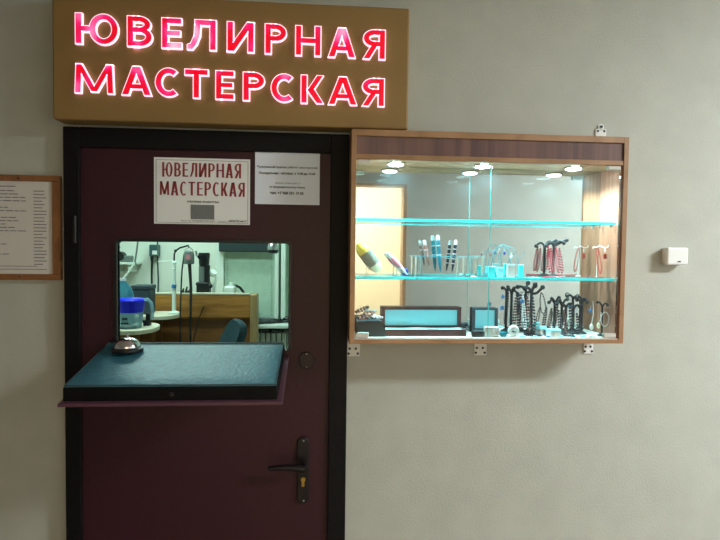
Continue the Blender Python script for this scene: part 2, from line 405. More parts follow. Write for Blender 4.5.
k=at(303,481,1.822); kb=MB(); kb.cyl((k.x,1.8225,k.z+.006),(k.x,1.816,k.z+.006),.0085).box(k.x-.005,k.x+.005,1.8165,1.8225,k.z-.018,k.z+.002)
kb.build('keyhole_cylinder',M['brass'],plate,bevel=.001)
for py in (441,501): q=at(303.5,py,1.82); MB().sph((q.x,1.8215,q.z),.0035).build('screw',M['steel'],plate,smooth=True)
# second lock escutcheon: octagon
q=at(306.5,360,1.83); e=MB(); poly=[(q.x+.027*math.cos(a),q.z+.030*math.sin(a)) for a in [math.radians(22.5+45*i) for i in range(8)]]
e.prism(poly,1.822,1.833); esc=e.build('lock_rosette',M['bronze'],door,bevel=.002)
e=MB().cyl((q.x,1.823,q.z+.003),(q.x,1.817,q.z+.003),.010); e.build('lock_cover',M['bronze'],esc,smooth=True)
[MB().sph((q.x,1.8215,q.z+k_),.0035).build('screw',M['steel'],esc,smooth=True) for k_ in (.022,-.022)]

# ================================================================ COUNTER FLAP
YF=1.50; YBk=1.822
tl,tr=at(107,343,YBk),at(285,345.5,YBk); fl,fr=at(64,386,YF),at(277,388,YF)
zb=(tl.z+tr.z)/2+.0045; zf=(fl.z+fr.z)/2+.0045
xl=(tl.x+fl.x)/2; xr=(tr.x+fr.x)/2
bl,br=at(58,403.5,YF-.01),at(281,405.5,YF-.01)
zf2=(at(64,402,YF).z+at(277,404,YF).z)/2+.0045; th=zf-zf2
cnt=thing('serving_counter',((xl+xr)/2,(YF+YBk)/2,zb-th),'leather padded serving counter, lit teal top and shaded black sides painted in, sticking out of the door opening','counter')
def slab(mb,x0,x1,ya,yb,za,zb_,t):
    return mb.hexa([(x0,ya,za-t),(x1,ya,za-t),(x1,yb,zb_-t),(x0,yb,zb_-t),(x0,ya,za),(x1,ya,za),(x1,yb,zb_),(x0,yb,zb_)])
pad=slab(MB(),xl,xr,YF,YBk,zf-.004,zb-.004,th-.004).build('padded_box',M['leather_shaded'],cnt,bevel=.004)
def ztop(y): return zf+(zb-zf)*(y-YF)/(YBk-YF)
b=MB()
NX,NY=26,12; grid=[]
for j in range(NY+1):
    row=[]
    for i in range(NX+1):
        u=i/NX; v=j/NY; x=xl+.003+(xr-xl-.006)*u; y=YF+.003+(YBk-YF-.006)*v
        e=min(u,1-u)*(xr-xl); g=min(v,1-v)*(YBk-YF); puff=.006*min(1,e/.04)**.5*min(1,g/.04)**.5
        row.append(b.b.verts.new((x,y,ztop(y)-.003+puff)))
    grid.append(row)
for j in range(NY):
    for i in range(NX): b.b.faces.new((grid[j][i],grid[j][i+1],grid[j+1][i+1],grid[j+1][i]))
r=bmesh.ops.extrude_face_region(b.b,geom=list(b.b.faces)); bmesh.ops.translate(b.b,verts=[g for g in r['geom'] if isinstance(g,bmesh.types.BMVert)],vec=(0,0,-.004))
b.build('leather_top',M['leather'],cnt,smooth=True)
b=MB(); c4=[(xl+.004,YF+.004,ztop(YF)),(xr-.004,YF+.004,ztop(YF)),(xr-.004,YBk-.006,ztop(YBk)),(xl+.004,YBk-.006,ztop(YBk))]
b.tube(c4,.0028,6,closed=True); b.build('piping',M['seam'],cnt,smooth=True)
fx0,fx1=bl.x,br.x+.004
zfb=zf-th; zbb=zb-th
slab(MB(),fx0,fx1,YF-.015,YBk,zfb-.0005,zbb-.0005,.009).build('flap_board',M['burgundy_edge'],cnt,bevel=.002)
q=at(172,394.5,YF); MB().cyl((q.x,YF+.002,q.z),(q.x,YF-.004,q.z),.006).build('lock_button',M['black'],cnt,smooth=True)

# ================================================================ RECEPTION BELL
p=at(127.5,347,1.70); by=1.735; bz=ztop(by)+.005
bx=at(127.5,345,by).x
bell=thing('reception_bell',(bx,by,bz),'chrome push bell on a black base, standing on the leather counter','bell')
MB().lathe((bx,by,bz),[(.046,0),(.048,.004),(.047,.010),(.040,.014),(.030,.015)],32).build('base',M['black'],bell,smooth=True)
MB().lathe((bx,by,bz+.014),[(.039,0),(.0395,.003),(.036,.013),(.029,.021),(.019,.027),(.008,.0295),(.001,.030)],36).build('dome',M['chrome'],bell,smooth=True)
MB().lathe((bx,by,bz+.043),[(.0045,0),(.0045,.003),(.002,.004),(.002,.010),(.0035,.011),(.0035,.014),(.001,.0155)],16).build('plunger',M['steel'],bell,smooth=True)

# ================================================================ SIGN
SYF=1.77
s0=at(52.5,118,SYF); s1=at(408,129.5,SYF); st=at(408,8,SYF)
sx0,sx1=s0.x,s1.x; sz0=(at(52.5,118.5,SYF).z+at(408,130,SYF).z)/2; sz1=st.z
sign=thing('illuminated_shop_sign',((sx0+sx1)/2,SYF+.04,sz0),'wide gold-brown sign board with glowing red letters above the door','sign')
MB().box(sx0,sx1,SYF,D-.002,sz0,sz1).build('sign_board',M['sign_board'],sign,bevel=.006)
rows=[("ЮВЕЛИРНАЯ",[(74.5,118.5),(126.5,152.5),(161,182),(186.5,216.5),(226.5,254.5),(264.5,287),(295,321.5),(328,356),(363,386)],(13.5,29.5),(45,60)),
      ("МАСТЕРСКАЯ",[(74,114),(121,151.5),(154.5,179.5),(184,208.5),(215,234.5),(242.5,265),(270.5,295),(300.5,324),(328,357.5),(362,385)],(64,78.5),(94,107.5))]
LY=SYF-.0125
for word,ext,(ta,tb),(ba,bb) in rows:
    zt=(at(75,ta,LY).z+at(386,tb,LY).z)/2; zbm=(at(75,ba,LY).z+at(386,bb,LY).z)/2
    for ch,(a,c) in zip(word,ext):
        pyc=(ta+bb)/2
        xa=at(a,pyc,LY).x; xb=at(c,pyc,LY).x; z0,z1=zbm,zt
        st_=.0165; rw=.0032; dzl=-((xa+xb)/2-(sx0+sx1)/2)*.013+.0025; xa+=rw; xb-=rw; z0+=rw+dzl; z1+=dzl-rw
        L=glyph(MB(),ch,xa,xb,z0,z1,LY,LY+.006,st_,.0145).build('letter',M['letter'],sign)
        rm=glyph(MB(),ch,xa,xb,z0,z1,LY+.002,LY+.012,st_,.0145,rw).build('glowing_rim',M['rim'],L)
        MB().cyl(((xa+xb)/2,LY+.011,z0+.5*(z1-z0)),((xa+xb)/2,SYF,z0+.5*(z1-z0)),.004,n=8).build('standoff',M['sign_edge'],L) if 0 else None
# ================================================================ PAPERS ON THE DOOR
PY=1.8295
def page(name,quad_px,m,label):
    (a,b_),(c,d_)=quad_px
    p0=at(a,d_,PY); p1=at(c,b_,PY)
    return p0.x,p1.x,p0.z,p1.z
x0,x1=at(154,190,PY).x,at(250,190,PY).x
z1=(at(154,156.5,PY).z+at(250,160,PY).z)/2; z0=(at(154,223,PY).z+at(250,225.5,PY).z)/2
pg=MB().box(x0,x1,PY,PY+.002,z0,z1).build('paper_notice',M['paper'])
props(pg,'white notice with big dark red Cyrillic heading and grey block, taped on the door','notice')
W_=x1-x0; H_=z1-z0
def line(mb,s,u0,u1,v0,v1,base=0.0,sh=0): put_text(mb,s,x0+W_*u0,x0+W_*u1,z0+H_*v0,z0+H_*v1,PY-.0006,PY-.0001,0,base,sh)
t_=MB(); 
def heading(mb,word,u0,u1,v0,v1,wts):
    tot=sum(wts); gap=.011*(u1-u0)*tot; x=u0; k=(u1-u0-.018*(len(word)-1))/tot
    for ch,wt in zip(word,wts):
        hh=(v1-v0)*H_; ov=.03*hh if ch in 'ЮСАЯ' else 0
        glyph(mb,ch,x0+W_*x,x0+W_*(x+wt*k),z0+H_*v0-ov,z0+H_*v1+ov*.5,PY-.0006,PY-.0001,.0068,.0042); x+=wt*k+.018
heading(t_,"ЮВЕЛИРНАЯ",.085,.905,.715,.925,[1.35,.85,.75,.95,1,.85,1,.95,.85]); heading(t_,"МАСТЕРСКАЯ",.06,.945,.435,.64,[1.2,.95,.85,.9,.75,.85,.85,.85,.95,.85]); t_.build('red_heading',M['ink_red'],pg)
t_=MB(); line(t_,"РЕЖИМ РАБОТЫ:",.345,.675,.325,.355,.03); line(t_,"ПН-ПТ ПО ПРЕДВАРИТЕЛЬНОМУ",.28,.63,.035,.06,.0); line(t_,"ТЕЛЕФОН",.66,.76,.03,.05); line(t_,"(495)722-6617",.775,.965,.03,.07,.03)
for a,b_,c,d_ in ((.02,.98,.962,.966),(.02,.98,.02,.024),(.02,.024,.02,.966),(.976,.98,.02,.966)):
    t_.box(x0+W_*a,x0+W_*b_,PY-.0005,PY+.0001,z0+H_*c,z0+H_*d_)
t_.build('printed_text',M['ink'],pg)
MB().box(x0+W_*.38,x0+W_*.625,PY-.001,PY,z0+H_*.075,z0+H_*.295).build('grey_block',M['grey_patch'],pg)
x0,x1=at(255,180,PY).x,at(319.7,180,PY).x
z1=(at(255,151,PY).z+at(320,153.5,PY).z)/2; z0=(at(255,203.5,PY).z+at(320,205.5,PY).z)/2
pg2=MB().box(x0,x1,PY,PY+.002,z0,z1).build('paper_notice',M['paper2'])
props(pg2,'smaller bluish-white sheet with lines of small black print, right-hand one on the door','notice')
W_=x1-x0; H_=z1-z0
t_=MB(); line(t_,"Временный график работы мастерской",.035,.96,.685,.735,.02); t_.build("printed_text",M["ink"],pg2); t_=MB(); line(t_,"Понедельник - пятница  с  9-00 до 19-00",.06,.93,.565,.62,.03)
t_.build("printed_text",M["ink"],pg2); t_=MB(); line(t_,"по предварительному звонку",.22,.78,.305,.345,.02); t_.build("printed_text",M["ink"],pg2); t_=MB(); line(t_,"тел. +7 968 591 19 55",.23,.75,.19,.245,.035); t_.build('printed_text',M['ink'],pg2)
t_=MB(); line(t_,"заказы принимаются",.31,.7,.385,.42); t_.build('faint_text',M['ink_light'],pg2)

# ================================================================ FRAMED PRICE LIST
FY=1.832
fx1=at(60.3,228,FY).x; fx0=fx1-.52; fz1=at(30,175,FY).z; fz0=at(30,280,FY).z
pl=thing('framed_price_list',((fx0+fx1)/2,FY+.008,fz0),'brown wooden frame with a printed price list hanging left of the door','picture frame')
bw=.026
MB().box(fx0,fx1,FY,D-.001,fz1-bw*.75,fz1).box(fx0,fx1,FY,D-.001,fz0,fz0+bw*.75).box(fx0,fx0+bw,FY,D-.001,fz0+bw*.75,fz1-bw*.75).box(fx1-bw,fx1,FY,D-.001,fz0+bw*.75,fz1-bw*.75).build('frame',M['frame_wood'],pl,bevel=.002)
px0,px1,pz0,pz1=fx0+bw,fx1-bw,fz0+bw*.75,fz1-bw*.75
MB().box(px0,px1,FY+.006,FY+.010,pz0,pz1).build('price_sheet',M['paper3'],pl)
t_=MB(); n=30; z=pz1-.016
t_.box(px1-.17,px1-.115,FY+.0055,FY+.0061,z-.003,z)
z-=.014; rl=random.Random(3)
while z>pz0+.03:
    L=rl.choice((.30,.33,.26,.36,.22)) ; x=px0+.02
    while x<px0+.02+L:
        wl=rl.uniform(.012,.03); t_.box(x,min(x+wl,px0+.385),FY+.0055,FY+.0061,z-.0028,z); x+=wl+.0035
    wl=rl.choice((.028,.034,.04)); t_.box(px1-.06,px1-.06+wl,FY+.0055,FY+.0061,z-.0028,z)
    z-=.0108
t_.box(px0+.10,px1-.05,FY+.0055,FY+.0061,pz0+.024,pz0+.026).box(px0+.10,px1-.02,FY+.0055,FY+.0061,pz0+.014,pz0+.016)
t_.build('printed_lines',M['ink_light'],pl)
for zz in (fz1-.011,fz0+.011): MB().sph((at(19,230,FY).x,FY,zz),.003).build('screw',M['black'],pl)

# ================================================================ SMOKE SENSOR BOX
q0=at(667.3,247.5,1.81); q1=at(688,265,1.81); qm=((q0.x+q1.x)/2)
sb=thing('alarm_sensor',(qm,1.83,q1.z),'small white alarm box on the bare wall right of the display case','alarm sensor')
MB().box(q0.x+.002,q1.x+.001,1.81,1.835,q1.z,q0.z).build('cover',M['white'],sb,bevel=.005)
MB().box(q0.x+.006,q1.x-.003,1.835,D-.0005,q1.z+.003,q0.z-.003).build('back_plate',M['white'],sb)
qq=at(679,261.5,1.81); MB().box(qq.x-.005,qq.x+.006,1.8085,1.811,qq.z-.0025,qq.z+.0015).build('indicator',M['black'],sb)

# ================================================================ DISPLAY CABINET
CY=1.70; MY=1.838
CX0=(at(351,129,CY).x+at(350,345,CY).x)/2; CX1=(at(628.8,136,CY).x+at(624,342.5,CY).x)/2
CZ1=(at(351,129.5,CY).z+at(629,136.3,CY).z)/2; CZ0=(at(350,345,CY).z+at(624,342.5,CY).z)/2
T=.016
cab=thing('display_cabinet',((CX0+CX1)/2,(CY+D)/2,CZ0),'wall-hung walnut display cabinet with glass doors and mirror back right of the door','display cabinet')
for x in (CX0,CX1-T):
    MB().box(x,x+T,CY,D-.001,CZ0,CZ1).build('side_panel',M['cab_wood'],cab,bevel=.001)
MB().box(CX1-T-.002,CX1-T,CY+.006,MY,CZ0+T,CZ1-T).build('inner_lining',M['cab_inner'],cab)
MB().box(CX0+T,CX1-T,CY,D-.001,CZ1-T-.004,CZ1).build('top_panel',M['cab_wood'],cab,bevel=.001)
MB().box(CX0+T,CX1-T,CY,D-.001,CZ0,CZ0+T-.002).build('bottom_panel',M['cab_wood'],cab,bevel=.001)
MB().box(CX0+T,CX1-T-.002,CY+.003,MY,CZ0+T-.002,CZ0+T).build('floor_lining',M['cab_bottom'],cab)
rz1=(at(360,153,CY).z+at(620,161.5,CY).z)/2; rz0=(at(360,158,CY).z+at(620,166,CY).z)/2
MB().box(CX0+T,CX1-T,CY+.006,CY+.016,rz1,CZ1-T-.004).build('fascia_panel',M['cab_panel'],cab)
MB().box(CX0+T,CX1-T-.002,CY,MY,rz0,rz1).build('ceiling_board',M['cab_wood'],cab,bevel=.001)
MB().box(CX0+T,CX1-T-.002,MY,D-.001,CZ0+T,rz0).build('mirror_back',M['mirror'],cab)
# glass doors
gy0,gy1=CY+.012,CY+.017; seam=at(490.5,250,gy0).x
gz0,gz1=CZ0+T+.003,rz0-.004
gd=[MB().box(CX0+T+.002,seam-.0015,gy0,gy1,gz0,gz1).build('glass_door',M['glass'],cab),
    MB().box(seam+.0015,CX1-T-.004,gy0,gy1,gz0,gz1).build('glass_door',M['glass'],cab)]
MB().box(seam-.0026,seam-.0014,gy0-.0002,gy1+.0002,gz0,gz1).build('polished_edge',M['glass_edge'],gd[0])
for g,xa,zz in ((gd[0],CX0+T+.004,gz1-.010),(gd[0],CX0+T+.004,gz0-.001),(gd[1],CX1-T-.048,gz1-.010),(gd[1],CX1-T-.048,gz0-.001)):
    MB().box(xa,xa+.042,gy0-.007,gy1+.004,zz,zz+.014).build('hinge_clip',M['cork'],g,bevel=.002)
# shelves
sh=[]
for pl_,pr_ in ((220.5,222.5),(278.5,279)):
    zz=(at(356,pl_,1.722).z+at(616,pr_,1.722).z)/2
    s_=MB().box(CX0+T+.003,CX1-T-.008,1.7245,MY-.004,zz-.003,zz+.003).build('glass_shelf',M['shelf_glass'],cab)
    MB().box(CX0+T+.003,CX1-T-.008,1.722,1.7245,zz-.0045,zz+.0045).build('shelf_edge',M['glass_edge'],s_)
    sh.append(zz)
    for xx in (CX0+T+.008,CX1-T-.010):
        for yq in (1.742,1.812):
            b=MB(); d=1 if xx>.5 else -1
            b.cyl((xx-.006,yq,zz-.008),(xx+.0075 if d>0 else xx-.0075,yq,zz-.008),.0045,n=12); b.build('shelf_support',M['chrome'],s_,smooth=True)
S1,S2=sh[0]+.0036,sh[1]+.0032; S0=CZ0+T+.0004
# downlights
for px,py in ((396,161.5),(483,163),(573.5,165.5)):
    p=atz(px,py,rz0-.004); y=1.762; x=at(px,py,y).x
    b=MB().lathe((x,y,rz0-.006),[(.030,0),(.031,.002),(.030,.006)],28); L=b.build('downlight',M['chrome'],cab,smooth=True)
    ld=bpy.data.lights.new('led_light','SPOT'); ld.energy=36; ld.color=(.60,.94,1); ld.spot_size=math.radians(150); ld.spot_blend=.6; ld.shadow_soft_size=.02
    lo=bpy.data.objects.new('led_light',ld); COL.objects.link(lo); lo.parent=cab; lo.location=Vector((x,y,rz0-.012))-ORG[cab.name]
    MB().lathe((x,y,rz0-.009),[(.020,0),(.024,.0015),(.024,.0035)],28).build('lens',M['led'],L)
# hanging brackets on the wall
def bracket(cx,z0,z1,w_,holes,name='wall_bracket'):
    b=MB().box(cx-w_/2,cx+w_/2,D-.005,D-.0008,z0,z1).build(name,M['white'],cab,bevel=.002)
    for u,v in holes: MB().cyl((cx+w_*u,D-.0045,z0+(z1-z0)*v),(cx+w_*u,D-.0062,z0+(z1-z0)*v),.0042,n=12).build('screw_hole',M['black'],b)
H4=[(-.3,.45),(.18,.45),(-.38,.16),(.34,.16)]
for px,a,b_ in ((353.5,345,355.5),(480.5,344.5,354.5),(588.5,343.5,353)):
    bracket(at(px,350,D-.005).x,at(px,b_+.8,D-.005).z,at(px,a,D-.005).z+.02,.044 if px<500 else .036,H4)
q=at(601,130,D-.005); bracket(q.x,q.z-.022,q.z+.004,.040,[(-.28,.7),(.3,.7)])
MB().cyl((q.x,D-.0008,q.z+.010),(q.x,D-.005,q.z+.010),.011).build('bracket_eye',M['white'],cab)
MB().cyl((q.x,D-.0045,q.z+.011),(q.x,D-.009,q.z+.011),.005).build('bracket_screw',M['black'],cab)

# ================================================================ ITEMS ON THE GLASS SHELF (middle)
YS=1.795
def sx(px,Y=YS,py=260): return at(px,py,Y).x
def sz(py,Y=YS,px=480): return at(px,py,Y).z
def capsule_obj(name,p0,p1,r,mats,label,cat,profile,stand=True):
    p0=Vector(p0);p1=Vector(p1); ax=(p1-p0).normalized(); L=(p1-p0).length
    root=thing(name,(p1.x,p1.y,S2),label,cat)
    for nm,m,u0,u1 in mats:
        prof=[]; N=10
        for i in range(N+1):
            u=u0+(u1-u0)*i/N; prof.append((r*profile(u),L*u))
        MB().lathe(p0,prof,24,ax).build(nm,m,root,smooth=True)
    if stand:
        mid=p0.lerp(p1,.45); b=MB(); w2=r*1.1
        b.obox((mid.x,mid.y+r*.2,(S2+mid.z-r)/2),(.002,.03,max(.01,mid.z-r-S2)),Matrix.Identity(3))
        b.box(mid.x-.02,mid.x+.03,mid.y-.018,mid.y+.018,S2,S2+.002)
        b.obox((mid.x+.004,mid.y,mid.z-r*1.35),(L*.6,.02,.002),Matrix.Rotation(math.atan2(-ax.z,ax.x),3,'Y'))
        b.build('acrylic_stand',M['acrylic'],root)
    return root
prof1=lambda u: math.sin(math.pi*min(.5,.06+u*1.6)) if u<.3 else (1 if u<.78 else max(.35,math.cos((u-.78)/.22*1.1)))
a=at(359,243.5,1.798); b_=at(379.5,272,1.798)
a=Vector((max(a.x,CX0+T+.016),a.y,a.z)); b_.z=max(b_.z,S2+.016)
capsule_obj('porcelain_bottle',a,b_,.0215,[('rounded_cap',M['porcelain_yellow'],0,.32),('grey_body',M['porcelain_grey'],.32,.76),('base_ring',M['porcelain_cream'],.76,1)],
  'yellow and grey patterned porcelain capsule leaning at the left end of the shelf','ornament',prof1)
a=at(387.5,253,1.80); b_=at(407.5,275,1.80); b_.z=max(b_.z,S2+.004)
capsule_obj('pink_pen',a,b_,.0095,[('silver_cap',M['silver'],0,.22),('pink_barrel',M['pink'],.22,.66),('white_tip',M['pearl'],.66,1)],
  'pink pen with a silver cap propped tip down at an angle','pen',lambda u: (.55+.2*u/.22) if u<.22 else (1-.25*abs(u-.4)/.25 if u<.66 else .7*(1.02-u)/.36+.08))
# small navy lump behind pink pen
q=at(407,270,1.79); b=MB().box(q.x-.009,q.x+.009,1.815,1.83,S2,S2+.024); bx_=b.build('ring_box',M['navy'],bevel=.004); props(bx_,'tiny navy blue ring box behind the tip of the pink pen','box')
# pen rack
rx0,rx1=sx(414.5),sx(466); ry0,ry1=1.780,1.816; rt=sz(256.5)
rack=thing('pen_rack',((rx0+rx1)/2,1.798,S2),'long clear acrylic pen rack standing on the glass shelf','rack')
MB().box(rx0,rx1,ry0,ry1,rt-.003,rt).build('top_plate',M['acrylic'],rack,bevel=.0008)
MB().box(rx0+.004,rx1-.004,ry0+.002,ry1-.002,S2,S2+.002).build('bottom_plate',M['acrylic'],rack)
for xx in (rx0+.004,rx0+.020,rx1-.008): MB().box(xx,xx+.003,ry0+.004,ry1-.004,S2+.002,rt-.003).build('upright',M['acrylic'],rack)
x0_,x1_=sx(470),sx(484); rk=thing('acrylic_riser',((x0_+x1_)/2,1.798,S2),'empty clear acrylic riser right of the pen rack','riser')
MB().box(x0_,x1_,1.78,1.816,rt-.004,rt+.002).build('top_plate',M['acrylic'],rk)
for xx in (x0_+.002,x1_-.005): MB().box(xx,xx+.003,1.782,1.814,S2,rt-.004).build('side_plate',M['acrylic'],rk)
def pen(pxt,pyt,pxb,pyb,r,body,name,label,top=None,group=None,rings=()):
    p1=at(pxt,pyt,1.798); p0=at(pxb,pyb,1.798); p0.z=max(p0.z,S2+.004); ax=(p1-p0).normalized(); L=(p1-p0).length
    root=thing(name,(p0.x,p0.y,p0.z),label,'pen',group)
    MB().lathe(p0,[(r*.15,0),(r*.5,L*.08),(r*.9,L*.25),(r,L*.5),(r,L*.86)],14,ax).build('barrel',body,root,smooth=True)
    MB().lathe(p0+ax*L*.86,[(r*1.02,0),(r*1.02,L*.08),(r*.6,L*.14)],14,ax).build('cap',top or M['silver'],root,smooth=True)
    for u in rings: MB().lathe(p0+ax*L*u,[(r*1.15,0),(r*1.15,.003)],14,ax).build('silver_band',M['silver'],root,smooth=True)
    return root
pen(437.5,235,440.5,272,.0066,M['teal_pen'],'teal_pen','teal lacquer pen with silver cap, the only teal one in the acrylic rack',rings=(.45,.7))
pen(456,240,452,272,.0055,M['hematite'],'black_pen','black pen with silver rings, rightmost pen in the rack',rings=(.25,.4,.55,.7,.85))
pen(424,240,429,266,.0052,M['rosy'],'rose_pen','slim rose coloured pen with silver clasp, leftmost pen in the rack',rings=(.6,.8))
# small white chip in front of riser
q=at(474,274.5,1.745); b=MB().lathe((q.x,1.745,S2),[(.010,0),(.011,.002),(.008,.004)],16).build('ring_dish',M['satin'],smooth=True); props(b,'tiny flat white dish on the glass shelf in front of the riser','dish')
# earring display: clear arches with pendants
e0,e1=sx(487),sx(522)
ed=thing('earring_display',((e0+e1)/2,1.798,S2),'clear acrylic arched earring display in the middle of the glass shelf','jewellery stand')
MB().box(e0,e1,1.780,1.812,S2,S2+.010).build('base_block',M['acrylic'],ed,bevel=.002)
for (pa,pb,top,yy_) in ((493,511,244,1.790),(499,519,246,1.800),(489,501,250,1.806)):
    xa,xb=sx(pa),sx(pb); zt=sz(top); pts=[]
    for i in range(17):
        a_=math.pi*i/16; pts.append(((xa+xb)/2-(xb-xa)/2*math.cos(a_),yy_,S2+.01+(zt-S2-.01)*math.sin(a_)**.7))
    MB().tube(pts,.0022,8).build('arch',M['acrylic'],ed,smooth=True)
pts=[at(515,266,1.798),at(519,258,1.796),at(523,255,1.794),at(525.5,251,1.794)]
MB().tube(pts,.0018,8).build('curled_arm',M['acrylic'],ed,smooth=True)
for i,(px,py,m,nm,lb) in enumerate(((490.5,254,'rosy','rose_earring','rose and navy drop earring hanging at the left of the clear arches'),
     (499,252,'rosy','rose_earring','small rose drop earring hanging inside the clear arches'),
     (504.5,252.5,'navy','violet_earring','dark violet-blue stone earring hanging inside the clear arches'),
     (511,256,'silver','silver_earring','silver drop earring on the right leg of the clear arches'))):
    c=at(px,py,1.787); r_=thing(nm,(c.x,c.y,c.z-.008),lb,'earring')
    MB().sph((c.x,c.y,c.z-.003),.0042,(1,.6,1.4)).build('stone',M[m],r_,smooth=True)
    MB().tube([(c.x,c.y,c.z+.002),(c.x+.002,c.y,c.z+.007),(c.x,c.y,c.z+.012),(c.x-.002,c.y,c.z+.008)],.0008,6).build('hook',M['silver'],r_)
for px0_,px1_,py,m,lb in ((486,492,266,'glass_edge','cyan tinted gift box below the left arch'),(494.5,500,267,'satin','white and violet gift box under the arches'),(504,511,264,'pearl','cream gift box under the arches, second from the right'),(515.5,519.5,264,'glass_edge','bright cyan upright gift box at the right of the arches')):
    xa,xb=sx(px0_),sx(px1_); zt=sz(py); g_=thing('gift_box',((xa+xb)/2,1.764,S2),lb,'box','gift boxes around the arches')
    MB().box(xa,xb,1.758,1.770,S2,zt-.003).build('body',M[m],g_,bevel=.001)
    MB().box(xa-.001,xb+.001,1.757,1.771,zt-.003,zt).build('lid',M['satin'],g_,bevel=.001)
# garnet necklaces on a black curled stand
def t_stand(name,px,base_z,Y,ztop_py,armspec,label,mat_='velvet',rb=.022,post=.0045,basepx=None):
    Y=min(Y+.025,1.815); x=at(px,260 if base_z>S0+.05 else 320,Y).x; zt=at(px,ztop_py,Y).z; rb=min(rb,MY-Y-.003)
    root=thing(name,(x,Y,base_z),label,'jewellery stand','black velvet jewellery stands')
    MB().lathe((x,Y,base_z),[(rb,0),(rb,.003),(rb*.7,.006),(post*1.5,.010)],22).build('base',M[mat_],root,smooth=True)
    MB().cyl((x,Y,base_z+.006),(x,Y,zt-.004),post,n=12).build('post',M[mat_],root,smooth=True)
    for (dx0,dz0,dx1,dz1) in armspec:
        s=Y/FPX; pts=[Vector((x,Y,zt-.006)),Vector((x+dx0*s,Y,zt+dz0*s)),Vector((x+dx1*s*.75,Y-.002,zt+(dz0*.3+dz1*.7)*s)),Vector((x+dx1*s,Y-.004,zt+dz1*s))]
        cur=[]
        for i in range(13):
            t=i/12; u=1-t; cur.append(pts[0]*u**3+pts[1]*3*u*u*t+pts[2]*3*u*t*t+pts[3]*t**3)
        MB().tube(cur,post*.85,8).sph(cur[-1],post*1.5,(1,1,1)).build('arm',M[mat_],root,smooth=True)
    return root
def strand(px,py,Y,w,h,r,m,name,label,group=None,cat='necklace',w_top=None):
    """closed loop of beads hanging from a point: px,py = top centre"""
    Y=min(Y+.030,1.812); r*=1.18; s=Y/FPX; c=at(px,py,Y); pts=[]; N=40
    for i in range(N+1):
        a_=2*math.pi*i/N; zz=-(1-math.cos(a_))/2; ww=w/2*(.55+.45*(-zz)) 
        pts.append((c.x+math.sin(a_)*ww*s,Y-.008+.012*math.cos(a_),c.z+zz*h*s))
    mb=beads(pts,r,MB(),r*2.35); o=mb.build(name,M[m],smooth=True); props(o,label,cat,group); return o
t_stand('necklace_stand',553.5,S2,1.775,245,[(-4,6,-9,-1),(4,7,10,2),(8,3,13,5)],'black curled stand holding dark red necklaces on the glass shelf')
strand(548.5,247,1.76,3.2,26,.0034,'garnet','garnet_necklace','dark red bead necklace, leftmost on the curled stand','dark red necklaces on the curled stand')
strand(551.5,249,1.76,2.8,24,.0034,'garnet','garnet_necklace','dark red bead necklace, second from the left on the curled stand','dark red necklaces on the curled stand')
strand(556.5,248,1.76,3.2,25,.0034,'garnet','garnet_necklace','dark red bead necklace, second from the right on the curled stand','dark red necklaces on the curled stand')
strand(560,249,1.76,3,24,.0034,'garnet','garnet_necklace','dark red bead necklace, rightmost on the curled stand','dark red necklaces on the curled stand')
# coil of garnet beads at the stand base
def coil(px,Y,rx,ry,r,m,name,label,base,turns=1,cat='necklace',n=40):
    x=at(px,320 if base<S2-.05 else 272,Y).x; pts=[]
    for i in range(n*turns+1):
        a_=2*math.pi*i/n; k_=1-.18*(i//n); pts.append((x+rx*k_*math.cos(a_),Y+ry*k_*math.sin(a_),base+r))
    o=beads(pts,r,MB()).build(name,M[m],smooth=True); props(o,label,cat); return o
coil(553.5,1.765,.034,.027,.0028,'garnet','garnet_bracelet','dark red bead bracelet lying around the curled stand base',S2,cat='bracelet')
coil(583,1.742,.022,.007,.0024,'coral','coral_necklace','coral red bead strand lying flat on the shelf, left half',S2)
coil(598,1.742,.022,.007,.0024,'coral','coral_necklace','coral red bead strand lying flat on the shelf, right half',S2)
# white hook stands with coral
for px in (597,):
    x=sx(px,1.772); rt_=thing('hook_stand',(x,1.772,S2),'white curled wire hook stand with coral strands and a red pendant','jewellery stand')
    MB().lathe((x,1.772,S2),[(.010,0),(.010,.002),(.002,.004)],16).build('base',M['hook_white'],rt_,smooth=True)
    zt=sz(245.5,1.772)
    MB().cyl((x,1.772,S2+.002),(x,1.772,zt),.0011,n=8).build('post',M['hook_white'],rt_,smooth=True)
    s=.0033; pts=[(x-5*s,1.770,zt-1.5*s),(x-4*s,1.770,zt+.6*s),(x-1.5*s,1.771,zt-.5*s),(x,1.772,zt-.2*s),(x+2*s,1.771,zt+1.6*s),(x+5*s,1.771,zt),(x+9*s,1.770,zt-.6*s),(x+11*s,1.769,zt+.2*s),(x+11.2*s,1.769,zt+2*s)]
    MB().tube(pts,.0013,8).build('hook_arm',M['hook_white'],rt_,smooth=True)
strand(598,248,1.738,5,26,.0030,'coral','coral_necklace','coral red bead strand hanging from the white hook stand')
for px in (604.8,):
    c=at(px,256,1.765); rt_=thing('red_pendant',(c.x,c.y,c.z-.009),'rectangular red pendant under white beads on the white hook stand','pendant')
    MB().box(c.x-.006,c.x+.006,c.y-.002,c.y+.002,c.z-.010,c.z+.008).build('red_stone',M['coral'],rt_,bevel=.002)
    MB().sph((c.x,c.y,c.z+.018),.003).sph((c.x,c.y,c.z+.024),.0022).build('white_beads',M['pearl'],rt_,smooth=True)
    MB().cyl((c.x,c.y,c.z+.008),(c.x,c.y,c.z+.032),.0008,n=6).build('cord',M['silver'],rt_)
